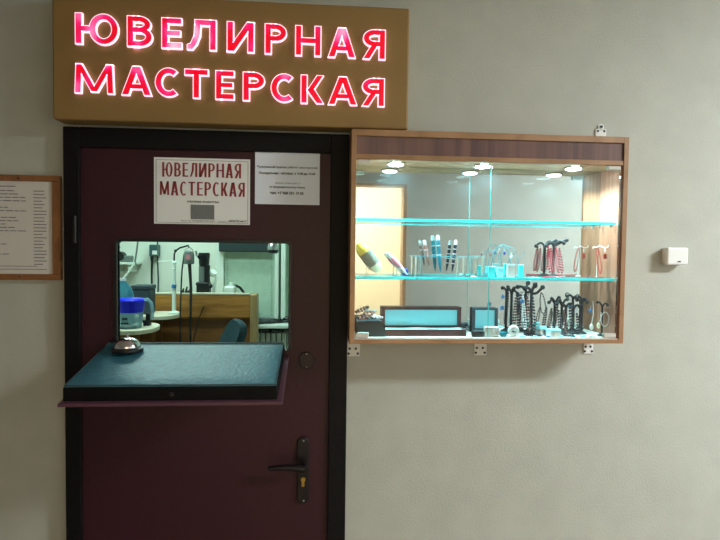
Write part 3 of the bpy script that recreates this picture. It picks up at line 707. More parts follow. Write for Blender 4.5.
# little silver rings in front of the garnet stand
for k_,px in enumerate((530,534,538)):
    x=sx(px,1.738,276); b=MB(); pts=[(x+.005*math.cos(i*math.pi/8),1.738+.005*math.sin(i*math.pi/8),S2+.0012) for i in range(16)]
    o=b.tube(pts,.0012,6,closed=True).build('silver_ring',M['silver'],smooth=True); props(o,'small silver ring on the glass shelf left of the dark red necklaces, %s one'%('left','mid','right')[k_],'ring','silver rings on the glass shelf')

# ================================================================ ITEMS ON THE CABINET FLOOR
def fx(px,Y=1.77,py=325): return at(px,py,Y).x
def fz(py,Y=1.77,px=480): return at(px,py,Y).z
# padded bust at left with jewellery
x0_=fx(357,1.755); x1_=fx(385,1.755); zt=fz(320,1.755,370)
x0_=max(x0_,CX0+T+.002)
poly=[(x0_,S0),(x1_,S0),(x1_,S0+.032)]
for i in range(9):
    a_=math.pi/2*i/8; poly.append((x1_-.022+.022*math.cos(a_),zt-.024+.022*math.sin(a_)))
poly+= [(x0_,zt-.004)]
bz_=MB().prism(poly,1.745,1.825).build('display_cushion',M['bust'],bevel=.006,smooth=True); props(bz_,'dark teal padded jewellery cushion in the lower left corner of the cabinet','cushion')
b=MB(); rg=random.Random(5)
c=at(366,313,1.755)
pts=[(c.x+.022*math.cos(i*math.pi/8),1.755+.012*math.sin(i*math.pi/8),zt+.016+.011*math.sin(i*math.pi/8+1)) for i in range(17)]
o=beads(pts,.0055,b).build('rose_bracelet',M['rosy'],smooth=True); props(o,'rose and silver bead bracelet heaped on the dark cushion, left one','bracelet')
b=MB(); c=at(376,316,1.755)
pts=[(c.x-.022+.044*i/16,1.752+.008*math.sin(i*1.2),zt+.008+.010*math.sin(i*.7)**2*(1-i/20)) for i in range(17)]
o=beads(pts,.0048,b).build('silver_bracelet',M['silver'],smooth=True); props(o,'bright silver link bracelet lying on the dark cushion, right one','bracelet')
tg=MB().box(fx(357.5,1.726),fx(369,1.726),1.7265,1.733,S0,S0+.016).build('price_tag',M['cork'],bevel=.002); props(tg,'small off-white tag block in front of the dark cushion','tag')
# open presentation case
def open_case(x0,x1,y0,y1,zlid,mo,mi,name,label,base_h,fr=.010):
    r=thing(name,((x0+x1)/2,(y0+y1)/2,S0),label,'jewellery case')
    b=MB().box(x0,x1,y0,y0+.006,S0,S0+base_h).box(x0,x1,y1-.006,y1,S0,S0+base_h).box(x0,x0+.006,y0+.006,y1-.006,S0,S0+base_h).box(x1-.006,x1,y0+.006,y1-.006,S0,S0+base_h).box(x0+.006,x1-.006,y0+.006,y1-.006,S0,S0+.003)
    b.build('tray',mo,r,bevel=.0015)
    MB().box(x0+.006,x1-.006,y0+.006,y1-.006,S0+.003,S0+base_h-.003).build('tray_lining',mi,r,bevel=.002)
    z0=S0+base_h; ly0,ly1=y1-.012,y1+.003
    L=MB(); L.box(x0+.001,x1-.001,ly0,ly1,zlid-fr*.7,zlid).box(x0+.001,x0+fr,ly0,ly1,z0,zlid-fr*.7).box(x1-fr,x1-.001,ly0,ly1,z0,zlid-fr*.7).box(x0+fr,x1-fr,ly0,ly1,z0,z0+.004).box(x0+fr,x1-fr,ly1-.003,ly1,z0+.004,zlid-fr*.7)
    l=L.build('lid',mo,r,bevel=.001)
    MB().box(x0+fr,x1-fr,ly1-.006,ly1-.003,z0+.004,zlid-fr*.7).build('lid_lining',mi,l)
    return r
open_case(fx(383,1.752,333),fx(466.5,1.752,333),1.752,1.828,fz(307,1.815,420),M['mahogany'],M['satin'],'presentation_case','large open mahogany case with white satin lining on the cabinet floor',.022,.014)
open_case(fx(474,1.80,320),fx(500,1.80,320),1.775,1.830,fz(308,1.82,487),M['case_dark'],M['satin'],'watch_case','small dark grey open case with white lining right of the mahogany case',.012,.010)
b=MB(); c=S0+.0225
for i in range(9): b.sph((fx(428)+.0042*i,1.772,c-.001),.0024,sub=1)
o=b.build('bracelet',M['silver'],smooth=True); props(o,'thin silver chain lying in the mahogany case','bracelet')
bb=MB().box(fx(472,1.735,335),fx(484.3,1.735,335),1.732,1.752,S0,S0+.022).build('ring_box',M['black'],bevel=.006,seg=3); props(bb,'low black ring box in front of the dark grey case','box')
wb=thing('watch_box',(fx(492,1.735,335),1.742,S0),'grey-white box holding a silver ring, in front of the dark grey case','box')
xa,xb=fx(484.8,1.735,335),fx(499,1.735,335); MB().box(xa,xb,1.732,1.752,S0,S0+.033).build('body',M['cork'],wb,bevel=.002)
MB().lathe(((xa+xb)/2+.012,1.731,S0+.017),[(.012,0),(.012,.004),(.0055,.0045),(.005,.001)],20,(0,-1,0)).build('silver_ring',M['silver'],wb,smooth=True)
bb=MB().box(fx(500.5,1.74,335),fx(507,1.74,335),1.735,1.75,S0,S0+.016).build('ring_box',M['teal_pen'],bevel=.003); props(bb,'small dark teal ring box right of the grey-white box','box')
# white ring shaped shell
q=fx(513.5,1.742,330); r_=MB(); pts=[(q+.0125*math.cos(i*math.pi/10),1.742,S0+.0195+.0125*math.sin(i*math.pi/10)) for i in range(20)]
o=r_.tube(pts,.0068,10,closed=True).build('white_bangle',M['hook_white'],smooth=True); props(o,'thick white bangle standing on edge beside the dark grey case','bangle')
# tins / cups
def lid_tin(px,Y,r,h,m,label,name='round_tin'):
    x=fx(px,Y,328); rt_=thing(name,(x,Y,S0),label,'tin')
    MB().lathe((x,Y,S0),[(r,0),(r,h*.7)],28).build('body',m,rt_,smooth=True)
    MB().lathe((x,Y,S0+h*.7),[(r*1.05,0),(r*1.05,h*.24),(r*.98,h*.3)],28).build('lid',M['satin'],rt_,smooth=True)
lid_tin(540.5,1.78,.0185,.030,M['steel'],'silver round tin with white lid between the black stands')
lid_tin(553.5,1.75,.0235,.024,M['hook_white'],'wide white round tin in front of the black stands')
# black velvet trees
t_stand('necklace_stand',531,S0,1.785,291,[(-3,5,-8,3),(2,6,3,7),(5,-5,11,4)],'tallest black stand, carrying a hanging bead necklace on its right arm',post=.0055,rb=.030)
t_stand('necklace_stand',511,S0,1.788,291,[(-3,4,-4,2),(3,3,6,-3),(1,3,2,3)],'black curled stand behind the white bangle',post=.0045,rb=.018)
t_stand('necklace_stand',573,S0,1.785,308,[(3,5,6,2),(-1,2,-2,1)],'black stand right of the forked one',post=.0048,rb=.020)
t_stand('necklace_stand',561.5,S0,1.785,304,[(-3,5,-6,0),(-1,4,-3,4),(3,5,5,5)],'black forked stand above the white tin',post=.0045,rb=.022)
t_stand('necklace_stand',581.5,S0,1.78,299,[(-3,5,-6,1),(2,4,5,-3)],'tall black stand between the crescent ring and the silver oval pendants',post=.0045,rb=.018)
t_stand('necklace_stand',602,S0,1.735,305,[(-3,4,-6,3),(3,4,5,0)],'rightmost black stand, carrying a silver chain',post=.0035,rb=.014)
G='bead necklaces on the black stands'
k=0
for px,py,w_,h,r,m,lb in (
 (518.5,293,3,37,.0036,'hematite','thick black bead necklace, leftmost of the thick cluster'),
 (523.5,297,3,33,.0030,'silver','silver-white bead necklace in the thick cluster'),
 (527.8,298,3.4,34,.0038,'brown_bead','dark brown bead necklace in the middle of the thick cluster'),
 (532.5,295,3.4,37,.0038,'hematite','thick black bead necklace, rightmost of the thick cluster'),
 (542,293,7,21,.0024,'hematite','black bead necklace hanging free from the right arm of the tallest stand'),
 (552,311,3,18,.0026,'hematite','short dark bead strand above the white tin'),
 (559,311,3,23,.0034,'hematite','black bead bracelet at the left of the forked stand'),
 (564.5,312,3,22,.0034,'brown_bead','dark brown bead bracelet at the right of the forked stand'),
 (570.5,308,3,26,.0036,'hematite','black bead necklace just right of the forked stand'),
 (577.5,314,3,20,.0034,'hematite','black bead strand left of the tall stand near the right wall')):
    strand(px,py,1.755,w_,h,r,m,'bead_necklace',lb,G)
# blue star pendants
def star(px,py,Y,r,label,m='blue_stone'):
    c=at(px,py,Y); rt_=thing('star_pendant',(c.x,c.y,c.z-r),label,'pendant')
    poly=[(c.x+(r if i%2==0 else r*.5)*math.sin(i*math.pi/5),c.z+(r if i%2==0 else r*.5)*math.cos(i*math.pi/5)) for i in range(10)]
    MB().prism(poly,Y-.002,Y+.002).build('stone',M[m],rt_,bevel=.0008)
    MB().tube([(c.x,Y,c.z+r*.9),(c.x+.002,Y,c.z+r*1.8),(c.x,Y,c.z+r*2.6)],.0008,6).build('chain',M['silver'],rt_)
star(522,301.5,1.745,.010,'blue star pendant in front of the thick bead cluster')
star(502,308,1.77,.011,'blue cross-shaped pendant right above the dark grey case')
star(590.5,311,1.76,.0075,'light blue pendant left of the silver oval pendants')
c=at(577.5,297,1.80); pts=[(c.x+.007*math.cos(a_),1.80,c.z+.008*math.sin(a_)) for a_ in [math.radians(50+26*i) for i in range(11)]]
o=MB().tube(pts,.002,8).build('crescent_ring',M['velvet'],smooth=True); props(o,'open dark crescent ring hanging at the top of the right stands','ring')
c=at(522.3,292.5,1.775); pts=[(c.x+.006*math.cos(i*math.pi/8),1.772,c.z+.006*math.sin(i*math.pi/8)) for i in range(16)]
o=MB().tube(pts,.0016,8,closed=True).build('silver_ring',M['silver'],smooth=True); props(o,'silver ring hung between the tall black stands','ring')
# silver drop pendants on chains
def drop(px,pyt,pxb,pyb,Y,r,label,m='pearl'):
    a_=at(px,pyt,Y); c=at(pxb,pyb,Y); rt_=thing('drop_pendant',(c.x,c.y,c.z-r*1.3),label,'pendant','oval drop pendants')
    MB().tube([a_,a_.lerp(c,.5)+Vector((.004,0,0)),c+Vector((0,0,r*1.2))],.0013,6).build('chain',M['silver'],rt_,smooth=True)
    MB().sph(c,r,(.85,.45,1.25)).build('stone',M[m],rt_,smooth=True)
drop(593,301,591.5,327,1.752,.0085,'silver-white oval drop pendant on a long chain, left of two')
drop(601,312,598.5,325.5,1.750,.0080,'cream oval drop pendant on a chain, right of two','porcelain_cream')
b=MB(); c=at(604,312,1.755); pts=[(c.x+.014*math.sin(2*math.pi*i/30),1.748,c.z-.024+.024*math.cos(2*math.pi*i/30)) for i in range(31)]
o=beads(pts,.0018,b).build('silver_chain',M['silver'],smooth=True); props(o,'silver chain loop hanging on the rightmost black stand','necklace')
tg=MB().box(fx(606,1.728,336),fx(617,1.728,336),1.7265,1.742,S0,S0+.010).build('price_tag',M['cork'],bevel=.001); props(tg,'low off-white tag block in the right corner of the cabinet floor','tag')
# coils of beads around the feet
coil(533,1.752,.030,.016,.003,'hematite','bead_bracelet','black bead bracelet lying in front of the tallest stand',S0,cat='bracelet')
coil(568,1.745,.022,.012,.0028,'hematite','bead_bracelet','black bead bracelet lying right of the white tin',S0,cat='bracelet')
# white pebbles (loose stones) along the front
names=['white oval stone at the foot of the thick bead cluster','white stone left of the white tin','pale stone below the white tin','flat white stone right of the white tin','pale blue stone in front of the black stands','white stone below the blue pendants','white stone below the silver oval pendants','small white stone beside the white bangle']
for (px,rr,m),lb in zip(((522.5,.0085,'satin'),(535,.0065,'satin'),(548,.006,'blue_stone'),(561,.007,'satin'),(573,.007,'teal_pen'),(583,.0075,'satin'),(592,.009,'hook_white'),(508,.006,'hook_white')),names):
    x=fx(px,1.730,336); o=MB().sph((x,1.7295,S0+rr*.42),rr,(1.3,.5,.42)).build('cabochon_stone',M[m],smooth=True); props(o,lb,'stone','loose stones on the cabinet floor')

# ================================================================ WORKSHOP (through the opening)
def P(px,py,Y): return at(px,py,Y)
# main desk
YD=4.5
d0,d1=P(149,294,YD),P(250,294,YD); zt=P(200,294.5,YD).z; zm=P(200,317.5,YD).z
desk=thing('work_desk',((d0.x+d1.x)/2,YD+.3,0),'orange-brown wooden work desk with tall front panel inside the workshop','desk')
MB().box(d0.x,d1.x,YD,YD+.022,zm,zt).build('upper_front_panel',M['desk_wood'],desk,bevel=.003)
MB().box(d0.x,d1.x,YD+.05,YD+.07,.02,zm).build('lower_front_panel',M['desk_wood2'],desk)
MB().box(d0.x-.01,d1.x,YD-.004,YD+.06,zt,zt+.012).build('top_edge',M['cream_edge'],desk,bevel=.002)
dz=zt-.18
MB().box(d0.x,d1.x,YD+.022,YD+.62,dz-.025,dz).build('desktop',M['desk_wood'],desk,bevel=.003)
e1=P(257,300,YD)
poly=[]
MB().box(d1.x,e1.x,YD-.01,YD+.14,0,zt+.004).build('end_panel',M['desk_end'],desk,bevel=.012,seg=3)
MB().box(d0.x-.02,d0.x,YD+.02,YD+.62,0,zt-.05).build('end_panel',M['desk_end'],desk,bevel=.004)
# side tables with rounded ends
def table(name,px_r,py,Y0,Y1,xl_,th_,label):
    c=P(px_r,py,Y0); z=c.z; r=(Y1-Y0)/2; xr_=P(px_r,py,(Y0+Y1)/2).x; root=thing(name,((xl_+xr_)/2,(Y0+Y1)/2,0),label,'table')
    b=MB(); top=[(xl_,Y0),]
    n=14
    for i in range(n+1):
        a_=-math.pi/2+math.pi*i/n; top.append((xr_-r*.6+r*.6*math.cos(a_),(Y0+Y1)/2+r*math.sin(a_)))
    top.append((xl_,Y1))
    A=[b.b.verts.new((x,y,z-th_)) for x,y in top]; B=[b.b.verts.new((x,y,z)) for x,y in top]
    b.b.faces.new(A); b.b.faces.new(B)
    for i in range(len(top)): j=(i+1)%len(top); b.b.faces.new((A[i],A[j],B[j],B[i]))
    b.build('tabletop',M['cream_edge'],root,bevel=.003)
    for xx in (xl_+.08,xr_-.22):
        MB().box(xx-.02,xx+.02,(Y0+Y1)/2-.15*r*2,(Y0+Y1)/2+.15*r*2,0,z-th_).build('leg',M['desk_wood2'],root)
    MB().box(xl_+.06,xr_-.16,Y1-.10,Y1-.08,.3,z-th_).build('modesty_panel',M['desk_wood2'],root)
    return z
zA=table('side_table',158,331,3.55,3.95,-1.95,.028,'cream side table with rounded end under the water jug')
zB=table('side_table',180,316.5,4.10,4.46,-2.1,.028,'cream side table with rounded end against the desk, carrying the white pole')
# water jug
jy=3.70; jx=P(130.5,315,jy).x; jz=zA
jh=P(130,298,jy).z-jz; s=jy/FPX
jug=thing('water_filter_jug',(jx,jy,jz),'clear water filter jug with bright blue lid on the side table','jug')
MB().lathe((jx,jy,jz),[(10.2*s,0),(10.5*s,.005),(11.8*s,jh*.53)],28).build('body',M['jug'],jug,smooth=True)
MB().lathe((jx,jy,jz+jh*.53),[(12.0*s,0),(13.2*s,jh*.30),(13.4*s,jh*.40),(12*s,jh*.46),(4*s,jh*.48)],28).build('lid',M['lid_blue'],jug,smooth=True)
MB().tube([(jx+11*s,jy,jz+jh*.93),(jx+16*s,jy,jz+jh*.96),(jx+19.5*s,jy,jz+jh*.85),(jx+21*s,jy,jz+jh*.55),(jx+20.5*s,jy,jz+jh*.30),],.011,10).build('handle',M['jug'],jug,smooth=True)
MB().box(jx-5*s,jx+2*s,jy-11.7*s,jy-11.3*s,jz+jh*.16,jz+jh*.22).box(jx-4*s,jx+1*s,jy-11.9*s,jy-11.4*s,jz+jh*.30,jz+jh*.38).build('printed_mark',M['bluegrey'],jug)
# black object beside the jug
q=P(148,327,3.80); o=MB().box(q.x-.028,q.x+.016,3.78,3.83,zA,zA+.035).box(q.x-.012,q.x+.014,3.785,3.825,zA+.035,zA+.085).build('adhesive_bottle',M['black'],bevel=.004); props(o,'small black bottle behind the jug handle','bottle')
# blue bottle
by_=3.85; q=P(123,300,by_); bt=thing('water_bottle',(q.x,by_,zA),'large translucent blue water bottle behind the jug','bottle'); h_=P(121,281,by_).z-zA
MB().lathe((q.x,by_,zA),[(.065,0),(.072,.01),(.072,h_*.62),(.066,h_*.75),(.045,h_*.9),(.022,h_*.97),(.02,h_)],28).build('body',M['bottle_blue'],bt,smooth=True)
MB().cyl((q.x,by_,zA+h_),(q.x,by_,zA+h_+.02),.022).build('cap',M['white'],bt,smooth=True)
# blue grey toolbox behind
yb_=4.30; x0_,x1_=P(131,290,yb_).x,P(152.5,290,yb_).x; z1_=P(140,285,yb_).z
# stands on the table B
tb_=thing('tool_box',((x0_+x1_)/2,yb_,zB),'dark blue-grey equipment box on the far side table','box')
MB().box(x0_,x1_,yb_-.08,yb_+.08,zB,z1_-.03).build('body',M['bluegrey'],tb_,bevel=.006)
MB().box(x0_+.02,x1_+.005,yb_-.085,yb_+.085,z1_-.03,z1_).build('lid',M['bluegrey'],tb_,bevel=.006)
# wall shelf at upper left with a small black device
ysw=5.28
z_=P(125,262,5.15).z; x0_,x1_=P(112,262,5.15).x,P(137,262,5.15).x
ws=thing('wall_shelf',((x0_+x1_)/2,5.2,z_-.02),'small pale wall shelf high at the left of the workshop','shelf')
MB().box(x0_,x1_,5.05,SY-.002,z_-.02,z_).build('board',M['upvc'],ws,bevel=.002)
for xx in (x0_+.05,x1_-.05): MB().box(xx-.008,xx+.008,5.08,SY-.002,z_-.09,z_-.02).build('shelf_bracket',M['upvc'],ws)
q=P(126.5,255,5.15); dv=thing('bench_grinder',(q.x,5.15,z_),'small black bench device on the wall shelf','tool')
MB().box(q.x-.05,q.x+.055,5.11,5.19,z_,z_+.06).build('body',M['motor_grey'],dv,bevel=.012)
MB().cyl((q.x-.05,5.10,z_+.055),(q.x-.05,5.18,z_+.055),.042).build('wheel',M['black'],dv,smooth=True)
MB().tube([(q.x-.05,5.12,z_+.09),(q.x-.09,5.12,z_+.11),(q.x-.05,5.12,z_+.14)],.010).build('guard_arm',M['black'],dv,smooth=True)
# teal power box hung on the wall with cable
pbx=thing('power_supply_box',(P(153.5,257,5.2).x,5.25,P(153.5,257,5.2).z),'teal-grey power box with black cable high on the workshop wall','power box')
a_=P(149,244.5,5.2); c=P(157.5,256.5,5.2)
MB().box(a_.x,c.x,5.2,SY-.002,c.z,a_.z).build('housing',M['box_teal'],pbx,bevel=.008)
q=P(154.5,252.5,5.195); MB().box(q.x-.022,q.x+.022,5.197,5.2,q.z-.018,q.z+.018).build('white_label',M['white'],pbx)
MB().tube([P(152,256.5,5.23),P(152,262,5.23),P(151.7,275,5.24),P(151.8,284,5.24)],.009,8,taper=[2,1.2,1,1]).build('cable',M['black'],pbx,smooth=True)
o=MB().tube([P(157.5,241,5.26),P(157.6,262,5.26),P(158.3,280,5.26),P(158,294,5.26)],.007,8).build('wall_cable',M['bluegrey'],smooth=True); props(o,'thin grey cable running down the wall beside the power box','cable')
o=MB().tube([P(138,240,5.1),P(136.5,252,5.1),P(135,262,5.1),P(136.5,266,5.1)],.008,8).build('lamp_arm',M['motor_grey'],smooth=True); props(o,'thin grey jointed arm hanging near the wall shelf','arm')
o=MB().tube([P(122,280,4.9),P(128,273,4.9),P(134,264,4.9)],.010,8).build('glass_rod',M['upvc'],smooth=True); props(o,'slanting white rod above the blue water bottle','rod')
# white pole stand with hanging flex-shaft motor
yp=4.28; b0=P(173,316,yp); x=P(174,290,yp).x; zt_=P(174.3,262,yp).z
ps=thing('hanger_stand',(x,yp,zB),'white pole stand with bent dark arm holding the hanging motor','stand')
MB().lathe((x,yp,zB),[(.045,0),(.045,.012),(.02,.02)],24).build('base',M['upvc'],ps,smooth=True)
MB().cyl((x,yp,zB+.015),(x,yp,zt_),.015).build('pole',M['upvc'],ps,smooth=True)
pts=[Vector((x,yp,zt_-.01)),P(174.3,254,yp),P(175.5,251,yp),P(180,247.8,yp),P(188.5,245.5,yp),P(189,248,yp)]
MB().tube(pts,.0065,8).sph(P(175.5,250.8,yp),.012).build('bent_arm',M['black'],ps,smooth=True)
MB().tube([P(158,261.5,yp),P(174,261,yp),P(181,264,yp)],.004,6).sph(P(174,263,yp),.018).sph(P(174,269,yp),.018,(1,1,.5)).build('clamp',M['upvc'],ps,smooth=True)
MB().cyl(P(173.7,288,yp-.005),P(174.2,284.5,yp-.005),.018,n=12).build('blue_clip',M['blue_stone'],ps)
# motor
c=P(189,256.5,yp); fm=thing('flex_shaft_motor',(c.x,yp,P(189,264,yp).z),'grey hanging flexible-shaft motor with pink label','motor')
zt2,zb2=P(189,250.5,yp).z,P(189,264,yp).z; r=5*yp/FPX
MB().lathe((c.x,yp,zb2),[(r*.9,0),(r,.01),(r,(zt2-zb2)*.7),(r*.85,(zt2-zb2)*.9),(r*.35,(zt2-zb2))],24).build('housing',M['motor_grey'],fm,smooth=True)
pts=[(c.x-r*.9,yp,zb2+(zt2-zb2)*.75),(c.x-r*.7,yp,zt2+.005),(c.x,yp,zt2+.028),(c.x+r*.7,yp,zt2+.005),(c.x+r*.9,yp,zb2+(zt2-zb2)*.75)]
MB().tube(pts,.004,6).build('bail',M['steel'],fm,smooth=True)
MB().box(c.x-.016,c.x+.02,yp-r*1.04,yp-r*.97,(zt2+zb2)/2-.018,(zt2+zb2)/2+.02).build('pink_label',M['pink_label'],fm)
MB().tube([P(189.5,264,yp),P(190.2,275,yp),P(191,290,yp-.03),P(190.6,310,yp-.06),P(190.5,335,yp-.06),P(190.5,352,yp-.06)],.012,8,taper=[1.2,1,.9,.75,.7,.7]).build('flexible_shaft',M['black'],fm,smooth=True)
MB().tube([P(184.2,254,yp),P(182,270,yp),P(181,290,yp-.02),P(180.3,310,yp-.06),P(180.2,350,yp-.06)],.006,8).build('power_cable',M['black'],fm,smooth=True)
# bench tools lying on desk edge
rg=random.Random(2)
zt_d=zt if False else P(200,294.5,YD).z+.012
for i,(px,hh) in enumerate(((183,.035),(186.5,.05),(189.5,.03))):
    q=P(px,294,YD+.03); o=MB().cyl((q.x-.008,YD+.03,zt_d),(q.x+.006,YD+.03,zt_d+hh),.009,.006,n=10).sph((q.x,YD+.03,zt_d+.010),.012).build('rotary_bit_holder',M['black'],smooth=True)
    props(o,'small black bit holder on the desk edge, %s of three'%('leftmost','middle','rightmost')[i],'tool','bit holders on the desk edge')
# microscope
ym=4.62; mc=thing('microscope',(P(203.5,294,ym).x,ym,dz),'tall black binocular microscope standing on the desk','microscope')
xm=P(203.5,270,ym).x; s=ym/FPX
z0m=P(204,294,ym).z
MB().box(xm-7*s,xm+7*s,ym-.085,ym+.09,dz,dz+.05).build('foot',M['black'],mc,bevel=.01)
MB().box(xm-6*s,xm+6.5*s,ym-.045,ym+.05,dz+.05,P(204,282,ym).z).build('stage_body',M['black'],mc,bevel=.01)
MB().cyl((xm-.6*s,ym,P(204,283,ym).z),(xm-.6*s,ym,P(204,266,ym).z),.034).build('column',M['motor_grey'],mc,smooth=True)
MB().box(xm+1.0*s,xm+6*s,ym-.03,ym+.03,P(204,283,ym).z,P(204,265,ym).z).build('arm',M['black'],mc,bevel=.006)
MB().lathe((xm+.6*s,ym,P(204,266.5,ym).z),[(4.6*s,0),(5*s,.03),(5.2*s,8*s),(5.6*s,12*s),(5*s,13.5*s)],24).build('head',M['black'],mc,smooth=True)
MB().cyl((xm+2.5*s,ym-.05,P(204,257,ym).z),(xm+2.5*s,ym-.01,P(204,257,ym).z),.018).cyl((xm-2.5*s,ym-.05,P(204,257,ym).z),(xm-2.5*s,ym-.01,P(204,257,ym).z),.018).build('eyepieces',M['black'],mc,smooth=True)
MB().tube([P(199,256.5,ym),P(196.8,256,ym),P(195.8,251,ym)],.008,8).build('side_lever',M['steel'],mc,smooth=True)
MB().sph(P(210,286,ym-.03),.022).build('focus_knob',M['black'],mc,smooth=True); MB().sph(P(197.8,284,ym-.03),.018).build('focus_knob',M['black'],mc,smooth=True)
# white articulated tool & white pieces right of the microscope
yw=4.66
wt=thing('magnifier_lamp',(P(214,294,yw).x,yw,dz),'white jointed magnifier lamp right of the microscope','lamp')
MB().lathe((P(213.5,294,yw).x,yw,dz),[(.05,0),(.05,.015),(.012,.03)],20).build('base',M['upvc'],wt,smooth=True)
MB().tube([Vector((P(213.5,294,yw).x,yw,dz+.02)),P(214,285,yw),P(217,276,yw),P(211,272.5,yw)],.012,8).build('arm',M['upvc'],wt,smooth=True)
MB().lathe(P(212.5,273,yw),[(.035,-.012),(.04,0),(.03,.018)],20,(.5,-.4,.7)).build('head',M['upvc'],wt,smooth=True)
q=P(229,294,4.6); ph=thing('ultrasonic_cleaner',(q.x,4.66,dz),'white boxy bench device at the right end of the desk','tool')
za=P(229,286,4.66).z; 
MB().box(q.x-.045,q.x+.045,4.6,4.72,dz,za).build('body',M['upvc'],ph,bevel=.012)
MB().cyl((q.x+.012,4.65,za),(q.x+.012,4.65,za+.03),.018).build('knob',M['upvc'],ph,smooth=True)
o=MB().tube([P(232,286.5,4.7),P(236,285.5,4.7),P(240.5,288,4.7),P(245,294.5,4.7),Vector((P(247,298,4.7).x,4.7,dz+.01))],.011,8).build('black_hose',M['black'],smooth=True); props(o,'black curved hose arching over the desk beside the white device','hose')
# slanted rod in front of the desk
o=MB().tube([P(204,306,YD-.02),P(199,318,YD-.03),P(193,342,YD-.06)],.005,6).build('thin_cord',M['black'],smooth=True); props(o,'thin black cord slanting across the desk front','cord')
# chair
yc=3.95; ch=thing('office_chair',(P(228,340,yc).x,yc,0),'dark teal upholstered office chair in front of the desk','chair')
c=P(229.5,333,yc); cx=c.x; s=yc/FPX
rot=Matrix.Rotation(math.radians(24),3,'Y')@Matrix.Rotation(math.radians(-50),3,'Z')
ztp=P(231,317.5,yc).z
b=MB(); 
outline=[]
N=28; W2=.105; Hh=.40
for i in range(N):
    a_=2*math.pi*i/N; ca,sa=math.cos(a_),math.sin(a_)
    outline.append((W2*math.copysign(abs(ca)**.6,ca),Hh/2*math.copysign(abs(sa)**.6,sa)))
rings=[]
for k_,(off,sc_) in enumerate(((-.03,.8),(-.035,.93),(-.01,1),(.015,1),(.035,.9),(.04,.7))):
    ring_=[]
    for (u,v) in outline:
        p=Vector((u*sc_,off+.12*(u*sc_)**2*4*.5,v*sc_)); ring_.append(b.b.verts.new(rot@p+Vector((cx+.0,yc,ztp-.205))))
    rings.append(ring_)
for a,b2 in zip(rings,rings[1:]):
    for i in range(N): b.b.faces.new((a[i],a[(i+1)%N],b2[(i+1)%N],b2[i]))
b.b.faces.new(list(reversed(rings[0]))); b.b.faces.new(rings[-1])
b.build('backrest',M['chair_teal'],ch,smooth=True)
MB().box(cx-.24,cx+.2,yc-.24,yc+.22,.66,.74).build('seat',M['chair_teal'],ch,bevel=.03,seg=3)
MB().tube([(cx+.03,yc+.06,ztp-.25),(cx+.05,yc+.12,.8),(cx,yc+.05,.66)],.018,8).build('back_bar',M['black'],ch,smooth=True)
MB().cyl((cx,yc,.08),(cx,yc,.66),.025).build('gas_column',M['black'],ch,smooth=True)
for i in range(5):
    a_=2*math.pi*i/5; ex,ey=cx+.27*math.cos(a_),yc+.27*math.sin(a_)
    l=MB().tube([(cx,yc,.12),(ex,ey,.075)],.018,8).build('base_leg',M['black'],ch,smooth=True)
    MB().cyl((ex,ey-.012,.03),(ex,ey+.012,.03),.03,n=14).build('caster',M['black'],l,smooth=True)
# window wall at the right
yw0=5.12
wx0=P(216,280,yw0).x; wx1=P(292,280,yw0).x+.15
win=thing('window_1',((wx0+wx1)/2,SY-.05,1.0),kind='structure')
za=P(250,319,yw0).z; zb3=2.15
colA0,colA1=P(216,280,yw0).x,P(223.5,280,yw0).x
b0_,b1_=P(274.5,280,yw0).x,P(278.5,280,yw0).x
c0_,c1_=P(281,280,yw0).x,P(285.5,280,yw0).x
for xa,xb in ((colA0,colA1),(b0_,b1_),(c0_,c1_)): MB().box(xa,xb,yw0,SY-.003,za,zb3).build('window_frame',M['upvc'],win,bevel=.006)
MB().box(wx0,wx1,yw0+.02,SY-.003,zb3,zb3+.06).build('window_head',M['upvc'],win)
MB().box(b1_,wx1,yw0+.10,SY-.003,za,zb3).build('window_sash',M['blind'],win)
s0_,s1_=wx0-.05,wx1+.2; zsl=P(260,325,4.95).z
sill=MB().box(P(257,325,4.98).x-.3,s1_,4.95,SY-.003,zsl-.035,zsl).build('window_sill',M['upvc'],win,bevel=.008)
rb=thing('roller_blind',((colA1+b0_)/2,yw0+.03,za),'pale green roller blind with dark cassette covering the workshop window','blind')
zc_=P(250,252,yw0-.03).z
MB().box(colA1+.004,b0_-.004,yw0+.04,yw0+.05,zsl+.02,zc_+.05).build('blind_fabric',M['blind'],rb)
MB().box(P(219,246,yw0-.03).x,P(270,246,yw0-.03).x,yw0-.05,yw0-.002,zc_,zc_+.12).build('cassette',M['dark_cass'],rb,bevel=.01)
b=MB()
for i in range(22): b.sph((b0_-.03,yw0+.03,zc_-.02-.03*i),.005,sub=1)
for i in range(20): b.sph((colA1+.03,yw0+.03,zc_-.05-.03*i),.005,sub=1)
b.build('bead_chain',M['motor_grey'],rb)
# dome lamp
q=P(273,248,4.6); dl=thing('dome_lamp',(q.x,4.6,P(273,253.5,4.6).z),'small silver dome lamp with black rim at the top of the opening','lamp')
zb4=P(273,253.5,4.6).z
MB().lathe((q.x,4.6,zb4),[(.030,0),(.044,.010),(.048,.03)],24).build('rim',M['black'],dl,smooth=True)
MB().lathe((q.x,4.6,zb4+.03),[(.047,0),(.046,.03),(.036,.055),(.012,.07)],24).build('dome',M['steel'],dl,smooth=True)
MB().cyl((q.x,4.6,zb4+.09),(q.x,4.6,CZ),.006,n=8).build('cord',M['black'],dl)
